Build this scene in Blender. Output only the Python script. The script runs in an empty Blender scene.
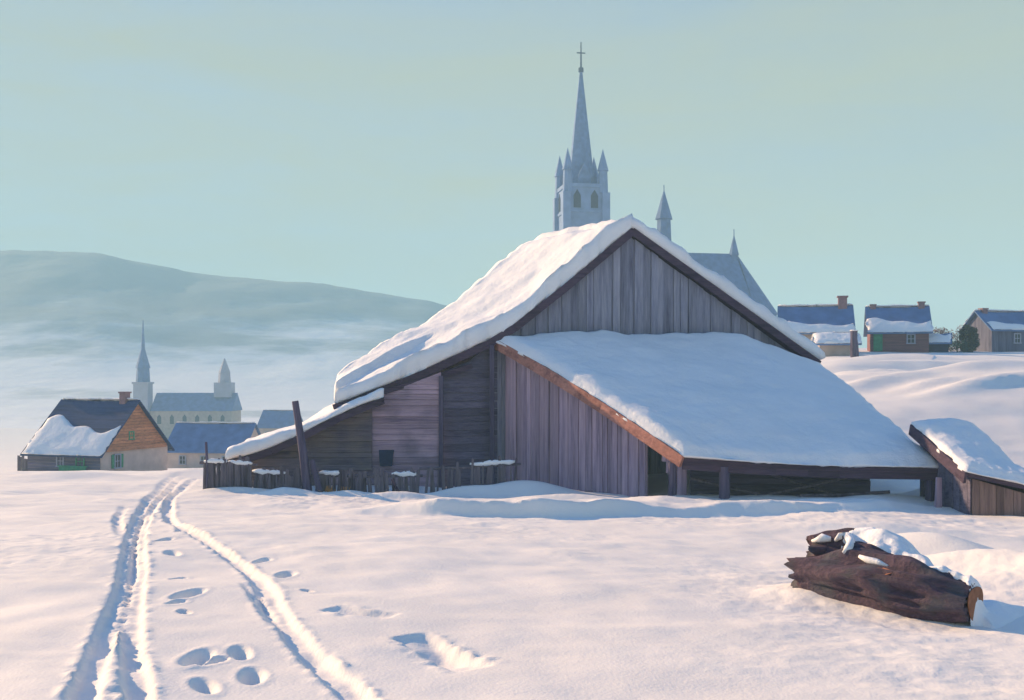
import bpy, math, random
import numpy as np
from mathutils import Vector, Matrix, noise as mnoise

random.seed(7)
rng = np.random.default_rng(7)
SC = bpy.context.scene
COL = SC.collection
EYE = 3.4                     # camera height above the snow beside the barn
F = 1024.0                    # focal length in picture widths (36 mm lens on a 36 mm sensor)
HOR = 380.0                   # row of the horizon


def P(px, py, Y, dz=0.0):
    return Vector(((px - 512.0) / F * Y, Y, (HOR - py) / F * Y + EYE + dz))


# ------------------------------------------------------------------ terrain profile
def smooth_table(ys, zs, n=4000, w=60, lo=-1500, hi=1600):
    t = np.linspace(lo, hi, n)
    v = np.interp(t, ys, zs)
    return t, v


def prof(ys, zs, y):
    # piecewise cubic (monotone-ish) interpolation through the table
    ys = np.array(ys, float); zs = np.array(zs, float)
    d = np.diff(zs) / np.diff(ys)
    m = np.zeros(len(ys)); m[0] = d[0]; m[-1] = d[-1]
    for i in range(1, len(ys) - 1):
        m[i] = 0 if d[i - 1] * d[i] <= 0 else 2 * d[i - 1] * d[i] / (d[i - 1] + d[i])
    y = np.clip(y, ys[0], ys[-1])
    k = np.clip(np.searchsorted(ys, y) - 1, 0, len(ys) - 2)
    h = ys[k + 1] - ys[k]; t = (y - ys[k]) / h
    return ((2 * t ** 3 - 3 * t ** 2 + 1) * zs[k] + (t ** 3 - 2 * t ** 2 + t) * h * m[k]
            + (-2 * t ** 3 + 3 * t ** 2) * zs[k + 1] + (t ** 3 - t ** 2) * h * m[k + 1])


LY = [-1500, 0, 30, 42, 75, 120, 170, 250, 420, 700, 1500]
LZ = [-2.5, -2.55, -3.40, -3.95, -6.7, -9.9, -12.2, -14.5, -13, -6, 0]
RY = [-1500, 0, 30, 35, 45, 60, 85, 115, 180, 400, 1500]
RZ = [-2.5, -2.55, -3.40, -3.15, -1.3, 0.2, 2.25, 3.1, 2.0, -8, -10]


def sstep(a, b, x):
    t = np.clip((x - a) / (b - a), 0, 1)
    return t * t * (3 - 2 * t)


def base_height(x, y):
    x = np.asarray(x, float); y = np.asarray(y, float)
    w = sstep(-0.10, 0.33, x / np.maximum(np.abs(y), 18.0))
    return EYE + (1 - w) * prof(LY, LZ, y) + w * prof(RY, RZ, y)


def _hash(ix, iy, s):
    h = (ix * 374761393 + iy * 668265263 + s * 1442695041) & 0xFFFFFFFF
    h = ((h ^ (h >> 13)) * 1274126177) & 0xFFFFFFFF
    return ((h ^ (h >> 16)) & 0xFFFF) / 65535.0


def vnoise(x, y, s=0):
    ix = np.floor(x).astype(np.int64); iy = np.floor(y).astype(np.int64)
    fx = x - ix; fy = y - iy
    fx = fx * fx * fx * (fx * (fx * 6 - 15) + 10); fy = fy * fy * fy * (fy * (fy * 6 - 15) + 10)
    a = _hash(ix, iy, s); b = _hash(ix + 1, iy, s); c = _hash(ix, iy + 1, s); d = _hash(ix + 1, iy + 1, s)
    return (a + (b - a) * fx) * (1 - fy) + (c + (d - c) * fx) * fy - 0.5


def fbm(x, y, s=0, o=4):
    v = np.zeros_like(x); a = 1.0
    for i in range(o):
        v += a * vnoise(x, y, s + i * 17); x = x * 2.03 + 11.3; y = y * 2.03 + 5.7; a *= 0.5
    return v


def on_ground(px, py):
    """where the ray through a pixel meets the unrutted ground"""
    Y0 = 4.0
    for i in range(4000):
        Y1 = Y0 + 0.05 + Y0 * 0.004
        zr = (HOR - py) / F * Y1 + EYE
        if zr <= float(base_height((px - 512) / F * Y1, Y1)):
            lo, hi = Y0, Y1
            for _ in range(30):
                m = (lo + hi) / 2
                if (HOR - py) / F * m + EYE <= float(base_height((px - 512) / F * m, m)): hi = m
                else: lo = m
            return ((px - 512) / F * hi, hi)
        Y0 = Y1
    return ((px - 512) / F * Y0, Y0)


# ------------------------------------------------------------------ materials
MATS = {}


def new_mat(name):
    m = bpy.data.materials.new(name); m.use_nodes = True
    nt = m.node_tree
    b = nt.nodes['Principled BSDF']
    return m, nt, b


def N(nt, t, **kw):
    n = nt.nodes.new(t)
    for k, v in kw.items(): setattr(n, k, v)
    return n


def ramp(nt, pts):
    r = N(nt, 'ShaderNodeValToRGB')
    e = r.color_ramp.elements
    while len(e) < len(pts): e.new(0.5)
    for i, (p, c) in enumerate(pts):
        e[i].position = p; e[i].color = (*c, 1)
    return r


def snow_mat(name, tint=(0.86, 0.86, 0.87), s1=2.0, s2=14.0, b1=0.35, b2=0.12):
    m, nt, b = new_mat(name)
    tc = N(nt, 'ShaderNodeTexCoord')
    n0 = N(nt, 'ShaderNodeTexNoise'); n0.inputs['Scale'].default_value = 0.7; n0.inputs['Detail'].default_value = 5
    n1 = N(nt, 'ShaderNodeTexNoise'); n1.inputs['Scale'].default_value = s1; n1.inputs['Detail'].default_value = 6; n1.inputs['Roughness'].default_value = 0.6
    n2 = N(nt, 'ShaderNodeTexNoise'); n2.inputs['Scale'].default_value = s2; n2.inputs['Detail'].default_value = 6
    for n in (n0, n1, n2): nt.links.new(tc.outputs['Object'], n.inputs['Vector'])
    r = ramp(nt, [(0.3, tuple(c * 0.94 for c in tint)), (0.7, tint)])
    nt.links.new(n0.outputs['Fac'], r.inputs['Fac'])
    nt.links.new(r.outputs['Color'], b.inputs['Base Color'])
    bu1 = N(nt, 'ShaderNodeBump'); bu1.inputs['Strength'].default_value = b1; bu1.inputs['Distance'].default_value = 0.10
    bu2 = N(nt, 'ShaderNodeBump'); bu2.inputs['Strength'].default_value = b2; bu2.inputs['Distance'].default_value = 0.03
    nt.links.new(n1.outputs['Fac'], bu1.inputs['Height'])
    nt.links.new(n2.outputs['Fac'], bu2.inputs['Height'])
    nt.links.new(bu1.outputs['Normal'], bu2.inputs['Normal'])
    nt.links.new(bu2.outputs['Normal'], b.inputs['Normal'])
    b.inputs['Roughness'].default_value = 0.75
    b.inputs['Specular IOR Level'].default_value = 0.2
    MATS[name] = m
    return m


def wood_mat(name, c0, c1, grain='z', rough=0.85, stain=None):
    """weathered boards: grain stretched along one axis, each board a shade of its own"""
    m, nt, b = new_mat(name)
    tc = N(nt, 'ShaderNodeTexCoord'); mp = N(nt, 'ShaderNodeMapping')
    sc = {'z': (9, 9, 0.7), 'x': (0.7, 5, 14), 'y': (9, .7, 9)}[grain]
    mp.inputs['Scale'].default_value = sc
    geo = N(nt, 'ShaderNodeNewGeometry')
    add = N(nt, 'ShaderNodeVectorMath', operation='ADD')
    mul = N(nt, 'ShaderNodeVectorMath', operation='SCALE')
    comb = N(nt, 'ShaderNodeCombineXYZ')
    for k in ('X', 'Y', 'Z'): nt.links.new(geo.outputs['Random Per Island'], comb.inputs[k])
    nt.links.new(comb.outputs[0], mul.inputs[0]); mul.inputs['Scale'].default_value = 37.0
    nt.links.new(tc.outputs['Object'], add.inputs[0]); nt.links.new(mul.outputs[0], add.inputs[1])
    nt.links.new(add.outputs[0], mp.inputs['Vector'])
    n1 = N(nt, 'ShaderNodeTexNoise'); n1.inputs['Scale'].default_value = 1.6; n1.inputs['Detail'].default_value = 8; n1.inputs['Roughness'].default_value = 0.65
    nt.links.new(mp.outputs[0], n1.inputs['Vector'])
    r = ramp(nt, [(0.25, c0), (0.55, tuple((a + d) / 2 for a, d in zip(c0, c1))), (0.8, c1)])
    nt.links.new(n1.outputs['Fac'], r.inputs['Fac'])
    # each board lighter or darker
    mr = N(nt, 'ShaderNodeMapRange'); mr.inputs['To Min'].default_value = 0.78; mr.inputs['To Max'].default_value = 1.16
    nt.links.new(geo.outputs['Random Per Island'], mr.inputs['Value'])
    mx = N(nt, 'ShaderNodeVectorMath', operation='SCALE')
    nt.links.new(r.outputs['Color'], mx.inputs[0]); nt.links.new(mr.outputs[0], mx.inputs['Scale'])
    mp2 = N(nt, 'ShaderNodeMapping'); mp2.inputs['Scale'].default_value = tuple(q * .28 for q in sc)
    nt.links.new(add.outputs[0], mp2.inputs['Vector'])
    n4 = N(nt, 'ShaderNodeTexNoise'); n4.inputs['Scale'].default_value = 1.3; n4.inputs['Detail'].default_value = 6; n4.inputs['Roughness'].default_value = .7
    nt.links.new(mp2.outputs[0], n4.inputs['Vector'])
    r4 = ramp(nt, [(0.30, (0.42, 0.40, 0.50)), (0.50, (0.95, 0.93, 0.97)), (0.72, (1.22, 1.16, 1.12))])
    nt.links.new(n4.outputs['Fac'], r4.inputs['Fac'])
    mm = N(nt, 'ShaderNodeMix', data_type='RGBA', blend_type='MULTIPLY'); mm.inputs[0].default_value = 1.0
    nt.links.new(mx.outputs[0], mm.inputs[6]); nt.links.new(r4.outputs['Color'], mm.inputs[7])
    last = mm.outputs[2]
    if stain:
        n3 = N(nt, 'ShaderNodeTexNoise'); n3.inputs['Scale'].default_value = 0.9; n3.inputs['Detail'].default_value = 5
        nt.links.new(tc.outputs['Object'], n3.inputs['Vector'])
        r3 = ramp(nt, [(0.45, (0, 0, 0)), (0.62, (1, 1, 1))])
        nt.links.new(n3.outputs['Fac'], r3.inputs['Fac'])
        mi = N(nt, 'ShaderNodeMix', data_type='RGBA'); mi.inputs[7].default_value = (*stain, 1)
        ma = N(nt, 'ShaderNodeMath', operation='MULTIPLY'); ma.inputs[1].default_value = 0.6
        nt.links.new(r3.outputs['Color'], ma.inputs[0]); nt.links.new(ma.outputs[0], mi.inputs[0])
        nt.links.new(last, mi.inputs[6]); last = mi.outputs[2]
    nt.links.new(last, b.inputs['Base Color'])
    bu = N(nt, 'ShaderNodeBump'); bu.inputs['Strength'].default_value = 0.6; bu.inputs['Distance'].default_value = 0.02
    nt.links.new(n1.outputs['Fac'], bu.inputs['Height']); nt.links.new(bu.outputs['Normal'], b.inputs['Normal'])
    b.inputs['Roughness'].default_value = rough; b.inputs['Specular IOR Level'].default_value = 0.15
    MATS[name] = m
    return m


def plain_mat(name, c, var=0.25, scale=3.0, rough=0.85, bump=0.2, spec=0.2):
    m, nt, b = new_mat(name)
    tc = N(nt, 'ShaderNodeTexCoord')
    n1 = N(nt, 'ShaderNodeTexNoise'); n1.inputs['Scale'].default_value = scale; n1.inputs['Detail'].default_value = 7
    nt.links.new(tc.outputs['Object'], n1.inputs['Vector'])
    r = ramp(nt, [(0.3, tuple(x * (1 - var) for x in c)), (0.7, tuple(min(1, x * (1 + var)) for x in c))])
    nt.links.new(n1.outputs['Fac'], r.inputs['Fac']); nt.links.new(r.outputs['Color'], b.inputs['Base Color'])
    bu = N(nt, 'ShaderNodeBump'); bu.inputs['Strength'].default_value = bump; bu.inputs['Distance'].default_value = 0.03
    nt.links.new(n1.outputs['Fac'], bu.inputs['Height']); nt.links.new(bu.outputs['Normal'], b.inputs['Normal'])
    b.inputs['Roughness'].default_value = rough; b.inputs['Specular IOR Level'].default_value = spec
    MATS[name] = m
    return m


snow_mat('ground_snow', tint=(0.905, 0.855, 0.80), s1=1.3, s2=26, b1=0.16, b2=0.20)
snow_mat('roof_snow', tint=(0.88, 0.875, 0.875), s1=2.4, s2=22, b1=0.5, b2=0.22)
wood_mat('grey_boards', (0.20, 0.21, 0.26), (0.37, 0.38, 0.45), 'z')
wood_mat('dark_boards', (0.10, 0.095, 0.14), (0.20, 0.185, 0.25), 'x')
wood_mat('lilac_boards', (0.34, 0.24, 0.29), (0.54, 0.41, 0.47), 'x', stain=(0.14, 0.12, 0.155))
wood_mat('lilac_uprights', (0.34, 0.25, 0.31), (0.54, 0.42, 0.50), 'z')
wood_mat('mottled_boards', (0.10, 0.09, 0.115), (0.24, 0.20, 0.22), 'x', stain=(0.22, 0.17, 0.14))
wood_mat('dark_timber', (0.045, 0.033, 0.055), (0.12, 0.08, 0.115), 'x')
wood_mat('dark_post', (0.07, 0.06, 0.10), (0.16, 0.14, 0.20), 'z')
wood_mat('red_timber', (0.30, 0.13, 0.10), (0.52, 0.27, 0.21), 'y')
wood_mat('picket_wood', (0.09, 0.085, 0.11), (0.24, 0.20, 0.21), 'z')
wood_mat('blue_boards', (0.10, 0.11, 0.16), (0.18, 0.19, 0.26), 'z')
wood_mat('brown_boards', (0.15, 0.10, 0.09), (0.28, 0.20, 0.175), 'z')
wood_mat('shingle', (0.03, 0.055, 0.13), (0.06, 0.09, 0.19), 'x')
wood_mat('orange_boards', (0.42, 0.17, 0.085), (0.60, 0.29, 0.16), 'x')
wood_mat('purple_boards', (0.16, 0.075, 0.085), (0.26, 0.14, 0.14), 'x')
plain_mat('pink_plaster', (0.56, 0.43, 0.38), 0.12, 1.5)
plain_mat('tan_plaster', (0.42, 0.34, 0.30), 0.15, 1.5)
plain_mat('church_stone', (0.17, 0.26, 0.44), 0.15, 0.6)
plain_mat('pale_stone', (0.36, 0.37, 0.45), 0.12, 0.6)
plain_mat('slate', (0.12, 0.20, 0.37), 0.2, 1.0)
plain_mat('green_paint', (0.04, 0.25, 0.13), 0.25, 4.0, rough=0.5)
plain_mat('dark_paint', (0.035, 0.05, 0.09), 0.25, 4.0, rough=0.95, spec=0.0)
plain_mat('brick', (0.24, 0.15, 0.17), 0.2, 5.0)
plain_mat('cut_wood', (0.30, 0.13, 0.07), 0.3, 9.0)
plain_mat('straw', (0.40, 0.20, 0.07), 0.3, 20.0)
plain_mat('metal_cross', (0.07, 0.10, 0.16), 0.2, 9.0, rough=0.95, spec=0.0)
plain_mat('bare_twigs', (0.17, 0.12, 0.13), 0.3, 6.0)
plain_mat('bark_dark', (0.05, 0.04, 0.035), 0.3, 6.0)


def needle_mat(name, c0, c1):
    m, nt, b = new_mat(name)
    geo = N(nt, 'ShaderNodeNewGeometry')
    r = ramp(nt, [(0.0, c0), (1.0, c1)])
    nt.links.new(geo.outputs['Random Per Island'], r.inputs['Fac']); nt.links.new(r.outputs['Color'], b.inputs['Base Color'])
    b.inputs['Roughness'].default_value = 0.8
    MATS[name] = m


needle_mat('cedar_green', (0.03, 0.045, 0.035), (0.09, 0.10, 0.075))
needle_mat('yew_green', (0.02, 0.06, 0.045), (0.05, 0.11, 0.07))
needle_mat('twig_lilac', (0.16, 0.11, 0.13), (0.26, 0.18, 0.19))


def glass_mat():
    m, nt, b = new_mat('window_glass')
    b.inputs['Base Color'].default_value = (0.02, 0.025, 0.035, 1)
    b.inputs['Roughness'].default_value = 0.08
    MATS['window_glass'] = m


glass_mat()


def bark_mat():
    m, nt, b = new_mat('log_bark')
    tc = N(nt, 'ShaderNodeTexCoord'); mp = N(nt, 'ShaderNodeMapping')
    mp.inputs['Rotation'].default_value = (0, 0, 0.2)
    mp.inputs['Scale'].default_value = (1.4, 9, 9)
    nt.links.new(tc.outputs['Object'], mp.inputs['Vector'])
    n1 = N(nt, 'ShaderNodeTexNoise'); n1.inputs['Scale'].default_value = 1.6; n1.inputs['Detail'].default_value = 9; n1.inputs['Roughness'].default_value = 0.7
    nt.links.new(mp.outputs[0], n1.inputs['Vector'])
    n2 = N(nt, 'ShaderNodeTexNoise'); n2.inputs['Scale'].default_value = 2.2; n2.inputs['Detail'].default_value = 4
    nt.links.new(tc.outputs['Object'], n2.inputs['Vector'])
    r = ramp(nt, [(0.3, (0.038, 0.026, 0.042)), (0.52, (0.085, 0.05, 0.078)), (0.75, (0.15, 0.095, 0.115))])
    nt.links.new(n1.outputs['Fac'], r.inputs['Fac'])
    r2 = ramp(nt, [(0.48, (0, 0, 0)), (0.62, (0.6, 0.6, 0.6))])
    nt.links.new(n2.outputs['Fac'], r2.inputs['Fac'])
    mi = N(nt, 'ShaderNodeMix', data_type='RGBA'); mi.inputs[7].default_value = (0.07, 0.085, 0.10, 1)
    nt.links.new(r2.outputs['Color'], mi.inputs[0]); nt.links.new(r.outputs['Color'], mi.inputs[6])
    nt.links.new(mi.outputs[2], b.inputs['Base Color'])
    bu = N(nt, 'ShaderNodeBump'); bu.inputs['Strength'].default_value = 1.0; bu.inputs['Distance'].default_value = 0.05
    nt.links.new(n1.outputs['Fac'], bu.inputs['Height']); nt.links.new(bu.outputs['Normal'], b.inputs['Normal'])
    b.inputs['Roughness'].default_value = 0.9
    MATS['log_bark'] = m


bark_mat()


def hill_mat():
    m, nt, b = new_mat('hill_cover')
    tc = N(nt, 'ShaderNodeTexCoord')
    mp = N(nt, 'ShaderNodeMapping'); mp.inputs['Scale'].default_value = (0.009, 0.010, 0.035)
    nt.links.new(tc.outputs['Object'], mp.inputs['Vector'])
    n1 = N(nt, 'ShaderNodeTexNoise'); n1.inputs['Scale'].default_value = 1.3; n1.inputs['Detail'].default_value = 9; n1.inputs['Roughness'].default_value = 0.6
    nt.links.new(mp.outputs[0], n1.inputs['Vector'])
    n2 = N(nt, 'ShaderNodeTexNoise'); n2.inputs['Scale'].default_value = 0.08; n2.inputs['Detail'].default_value = 6
    nt.links.new(tc.outputs['Object'], n2.inputs['Vector'])
    sx = N(nt, 'ShaderNodeSeparateXYZ'); nt.links.new(tc.outputs['Object'], sx.inputs[0])
    # open snowfields on the lower flank, woods above
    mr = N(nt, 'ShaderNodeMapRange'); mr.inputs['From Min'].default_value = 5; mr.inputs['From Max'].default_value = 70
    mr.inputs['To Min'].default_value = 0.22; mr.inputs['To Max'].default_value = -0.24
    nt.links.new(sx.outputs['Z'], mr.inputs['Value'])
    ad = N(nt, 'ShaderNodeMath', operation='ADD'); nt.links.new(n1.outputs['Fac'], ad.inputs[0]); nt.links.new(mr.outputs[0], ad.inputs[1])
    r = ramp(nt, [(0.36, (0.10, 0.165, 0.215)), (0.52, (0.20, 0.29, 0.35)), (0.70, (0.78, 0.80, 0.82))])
    nt.links.new(ad.outputs[0], r.inputs['Fac'])
    nt.links.new(r.outputs['Color'], b.inputs['Base Color'])
    bu = N(nt, 'ShaderNodeBump'); bu.inputs['Strength'].default_value = 0.35; bu.inputs['Distance'].default_value = 2.0
    nt.links.new(n2.outputs['Fac'], bu.inputs['Height']); nt.links.new(bu.outputs['Normal'], b.inputs['Normal'])
    b.inputs['Roughness'].default_value = 0.9
    MATS['hill_cover'] = m


hill_mat()


# ------------------------------------------------------------------ mesh helpers
class MB:
    def __init__(s): s.v = []; s.f = []

    def add(s, verts, faces):
        o = len(s.v)
        s.v += [Vector(v) for v in verts]; s.f += [[i + o for i in f] for f in faces]
        return s

    def box(s, c, size, R=None):
        x, y, z = (k / 2 for k in size)
        vs = [Vector((a * x, b * y, d * z)) for d in (-1, 1) for a, b in ((-1, -1), (1, -1), (1, 1), (-1, 1))]
        if R is not None: vs = [R @ v for v in vs]
        c = Vector(c)
        return s.add([v + c for v in vs], [(0, 3, 2, 1), (4, 5, 6, 7), (0, 1, 5, 4), (1, 2, 6, 5), (2, 3, 7, 6), (3, 0, 4, 7)])

    def prism(s, pts, off):
        """polygon extruded by the vector off"""
        n = len(pts); off = Vector(off)
        vs = [Vector(p) for p in pts] + [Vector(p) + off for p in pts]
        fs = [list(range(n))[::-1], list(range(n, 2 * n))] + [(i, (i + 1) % n, n + (i + 1) % n, n + i) for i in range(n)]
        return s.add(vs, fs)

    def bar(s, a, b, w, h=None, up=(0, 0, 1), taper=1.0):
        """rectangular timber from a to b"""
        a = Vector(a); b = Vector(b); d = (b - a).normalized(); h = h or w
        u = Vector(up)
        if abs(d.dot(u)) > 0.97: u = Vector((0, 1, 0))
        sd = d.cross(u).normalized(); u = sd.cross(d).normalized()
        vs = []
        for p, k in ((a, 1.0), (b, taper)):
            for i, j in ((-1, -1), (1, -1), (1, 1), (-1, 1)): vs.append(p + sd * (i * w / 2 * k) + u * (j * h / 2 * k))
        return s.add(vs, [(0, 3, 2, 1), (4, 5, 6, 7), (0, 1, 5, 4), (1, 2, 6, 5), (2, 3, 7, 6), (3, 0, 4, 7)])

    def pole(s, pts, radii, n=8, wob=0.0, cap=True):
        """round tapering pole through points, with a rough outline"""
        pts = [Vector(p) for p in pts]; rings = []
        for i, p in enumerate(pts):
            d = (pts[min(i + 1, len(pts) - 1)] - pts[max(i - 1, 0)]).normalized()
            u = Vector((0, 0, 1)) if abs(d.z) < 0.9 else Vector((0, 1, 0))
            a = d.cross(u).normalized(); b = a.cross(d)
            rings.append([p + (a * math.cos(t) + b * math.sin(t)) * radii[i] * (1 + random.uniform(-wob, wob)) for t in [2 * math.pi * k / n for k in range(n)]])
        vs = [v for r in rings for v in r]; fs = []
        for i in range(len(rings) - 1):
            for k in range(n): fs.append((i * n + k, i * n + (k + 1) % n, (i + 1) * n + (k + 1) % n, (i + 1) * n + k))
        if cap: fs += [list(range(n))[::-1], list(range((len(rings) - 1) * n, len(rings) * n))]
        return s.add(vs, fs)

    def build(s, name, mat, parent=None, smooth=False, world=True):
        me = bpy.data.meshes.new(name)
        if parent is not None and world:
            inv = world_matrix(parent).inverted(); vs = [inv @ v for v in s.v]
        else: vs = s.v
        me.from_pydata([tuple(v) for v in vs], [], s.f)
        me.validate(); me.update()
        import bmesh
        bm = bmesh.new(); bm.from_mesh(me); bmesh.ops.recalc_face_normals(bm, faces=bm.faces); bm.to_mesh(me); bm.free()
        o = bpy.data.objects.new(name, me); COL.objects.link(o)
        me.materials.append(MATS[mat])
        if smooth: me.polygons.foreach_set('use_smooth', [True] * len(me.polygons))
        if parent is not None: o.parent = parent
        return o


def world_matrix(o):
    m = Matrix.LocRotScale(o.location, o.rotation_euler, o.scale)
    return world_matrix(o.parent) @ m if o.parent else m


def thing(name, label, cat, loc, rz=0.0, group=None):
    o = bpy.data.objects.new(name, None); COL.objects.link(o)
    o.location = loc; o.rotation_euler = (0, 0, rz); o.empty_display_size = 0.3
    o['label'] = label; o['category'] = cat
    if group: o['group'] = group
    return o


def tag(o, label, cat, group=None):
    o['label'] = label; o['category'] = cat
    if group: o['group'] = group
    return o


def ground(x, y): return float(base_height(x, y))


# ---- boards clipped to a wall outline
def clip(poly, ax, lo, hi):
    for sgn, lim in ((1, lo), (-1, hi)):
        out = []
        for i in range(len(poly)):
            p, q = poly[i], poly[(i + 1) % len(poly)]
            dp, dq = sgn * (p[ax] - lim), sgn * (q[ax] - lim)
            if dp >= 0: out.append(p)
            if (dp >= 0) != (dq >= 0):
                t = dp / (dp - dq); out.append((p[0] + (q[0] - p[0]) * t, p[1] + (q[1] - p[1]) * t))
        poly = out
        if len(poly) < 3: return []
    return poly


def boards(mb, pts, ax=0, width=0.2, thick=0.03, gap=0.012, wob=0.012, ragged=0.0, skip=()):
    """fill the outline pts (world points in one upright plane) with separate boards;
    ax 0 = upright boards, 1 = boards lying along the wall"""
    pts = [Vector(p) for p in pts]; O = pts[0].copy()
    far = max(pts, key=lambda p: (Vector((p.x, p.y, 0)) - Vector((O.x, O.y, 0))).length)
    U = Vector((far.x - O.x, far.y - O.y, 0)).normalized()
    Nn = Vector((U.y, -U.x, 0))
    if Nn.y > 0: Nn = -Nn
    poly = [((p - O).dot(U), p.z - O.z) for p in pts]
    lo = min(p[ax] for p in poly); hi = max(p[ax] for p in poly)
    mb.prism([O + U * q[0] + Vector((0, 0, q[1])) - Nn * .001 for q in poly], -Nn * 0.03)
    a = lo; k = 0
    while a < hi - 0.02:
        w = width * random.uniform(0.78, 1.22); b = min(a + w, hi)
        g2 = gap * random.choice((.6, .8, 1, 1, 1.6, 2.6)); pc = clip(poly, ax, a + g2 / 2, b - g2 / 2)
        if len(pc) >= 3 and k not in skip:
            if ragged:
                m = min(q[1] for q in pc) if ax == 0 else None
                dz = random.uniform(0, ragged)
                if ax == 0: pc = [(q[0], q[1] + dz if q[1] < m + 0.5 else q[1]) for q in pc]
            off = random.uniform(0, wob * 1.6); tl = random.uniform(-.006, .006)
            mb.prism([O + U * (q[0] + (tl * q[1] if ax == 0 else 0)) + Vector((0, 0, q[1] + (tl * q[0] if ax == 1 else 0))) + Nn * off for q in pc], Nn * thick)
        a = b; k += 1
    return mb


# ---- snow lying on a roof
def snow_slab(fn, nu, nv, T, edge=0.35, bulge=0.07, seed=0, lump=0.06, wob=0.05, step=None, low=0.55, parent=None, mat='roof_snow', name='snow_cover'):
    """fn(u,v) gives roof points; T thickness (number or function of u,v)"""
    pts = np.array([[list(fn(i / nu, j / nv)) for j in range(nv + 1)] for i in range(nu + 1)])
    du = np.linalg.norm(np.diff(pts, axis=0), axis=2); dv = np.linalg.norm(np.diff(pts, axis=1), axis=2)
    cu = np.vstack([np.zeros((1, nv + 1)), np.cumsum(du, 0)]); cv = np.hstack([np.zeros((nu + 1, 1)), np.cumsum(dv, 1)])
    d = np.minimum(np.minimum(cu, cu[-1:] - cu), np.minimum(cv, cv[:, -1:] - cv))
    x, y = cu + seed * 31.7, cv + seed * 17.3
    ctr = pts.mean(axis=(0, 1))
    nz = fbm(x * 0.7, y * 0.7, seed, 4)
    t = np.clip(d / edge, 0, 1); rnd = low + (1 - low) * np.sqrt(1 - (1 - t) ** 2)
    TT = np.array([[T(i / nu, j / nv) if callable(T) else T for j in range(nv + 1)] for i in range(nu + 1)])
    rnd = rnd * (1 + (.38 if low < .95 else .25) * fbm(x * 1.9, y * 1.9, seed + 5, 3) * (1 - t))
    h = np.maximum(TT * rnd + .02 * fbm(x * 5, y * 5, seed + 9, 3) + lump * nz * np.minimum(1, TT / 0.3), 0.03)
    top = pts.copy(); top[:, :, 2] += h
    # edge wobble, outward
    border = [(i, 0) for i in range(nu)] + [(nu, j) for j in range(nv)] + [(i, nv) for i in range(nu, 0, -1)] + [(0, j) for j in range(nv, 0, -1)]
    Nv = nv + 1
    verts = [tuple(top[i, j]) for i in range(nu + 1) for j in range(nv + 1)]
    faces = [(i * Nv + j, (i + 1) * Nv + j, (i + 1) * Nv + j + 1, i * Nv + j + 1) for i in range(nu) for j in range(nv)]
    n = len(border)
    outs = []
    for k, (i, j) in enumerate(border):
        ii, jj = min(max(i, 1), nu - 1), min(max(j, 1), nv - 1)
        o = pts[i, j] - pts[ii, jj]; o[2] = 0
        L = np.linalg.norm(o); o = o / L if L > 1e-6 else np.array([0, 0, 0.])
        outs.append(o)
    prev = [i * Nv + j for i, j in border]
    for fr, bl in ((0.62, 1.0), (0.25, 1.15), (-0.05, 0.5)):
        st = len(verts)
        for k, (i, j) in enumerate(border):
            q3 = Vector((pts[i, j][0], pts[i, j][1], pts[i, j][2])); w = wob * (mnoise.noise(q3 * 1.3 + Vector((0, 0, seed))) + .7 * mnoise.noise(q3 * 3.7 + Vector((seed, 0, 0))) + .4 * mnoise.noise(q3 * 9))
            p = pts[i, j] + outs[k] * (bulge * bl + w); p[2] += h[i, j] * fr
            if fr < 0: p[2] = pts[i, j][2] + 0.012 + w * 0.8
            verts.append(tuple(p))
        for k in range(n):
            faces.append((prev[k], prev[(k + 1) % n], st + (k + 1) % n, st + k))
        prev = [st + k for k in range(n)]
    # bottom
    st = len(verts)
    for i in range(nu + 1):
        for j in range(nv + 1):
            q = pts[i, j]; verts.append((q[0], q[1], q[2] + 0.012))
    for i in range(nu):
        for j in range(nv): faces.append((st + i * Nv + j, st + i * Nv + j + 1, st + (i + 1) * Nv + j + 1, st + (i + 1) * Nv + j))
    bs = [st + i * Nv + j for i, j in border]
    for k in range(n): faces.append((prev[k], prev[(k + 1) % n], bs[(k + 1) % n], bs[k]))
    mb = MB(); mb.add(verts, faces)
    return mb.build(name, mat, parent, smooth=True)


def bilin(a, b, c, d):
    """a(0,0) b(1,0) c(1,1) d(0,1)"""
    a, b, c, d = (Vector(k) for k in (a, b, c, d))
    return lambda u, v: (a * (1 - u) + b * u) * (1 - v) + (d * (1 - u) + c * u) * v


def polyrow(ps):
    ps = [Vector(p) for p in ps]; L = [0]
    for i in range(len(ps) - 1): L.append(L[-1] + (ps[i + 1] - ps[i]).length)

    def f(t):
        s = t * L[-1]
        for i in range(len(ps) - 1):
            if s <= L[i + 1] or i == len(ps) - 2:
                k = (s - L[i]) / (L[i + 1] - L[i]); return ps[i].lerp(ps[i + 1], k)
    return f


def deck(mb, fn, nu, nv, thick):
    """roof boarding under the snow as a closed slab"""
    g = [[fn(i / nu, j / nv) for j in range(nv + 1)] for i in range(nu + 1)]
    Nv = nv + 1
    vs = [p for r in g for p in r] + [p - Vector((0, 0, thick)) for r in g for p in r]
    o = (nu + 1) * Nv; fs = []
    for i in range(nu):
        for j in range(nv):
            a, b, c, d = i * Nv + j, (i + 1) * Nv + j, (i + 1) * Nv + j + 1, i * Nv + j + 1
            fs += [(a, b, c, d), (o + a, o + d, o + c, o + b)]
    for i in range(nu):
        for j in (0, nv): fs.append((i * Nv + j, (i + 1) * Nv + j, o + (i + 1) * Nv + j, o + i * Nv + j))
    for j in range(nv):
        for i in (0, nu): fs.append((i * Nv + j, i * Nv + j + 1, o + i * Nv + j + 1, o + i * Nv + j))
    return mb.add(vs, fs)


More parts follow.
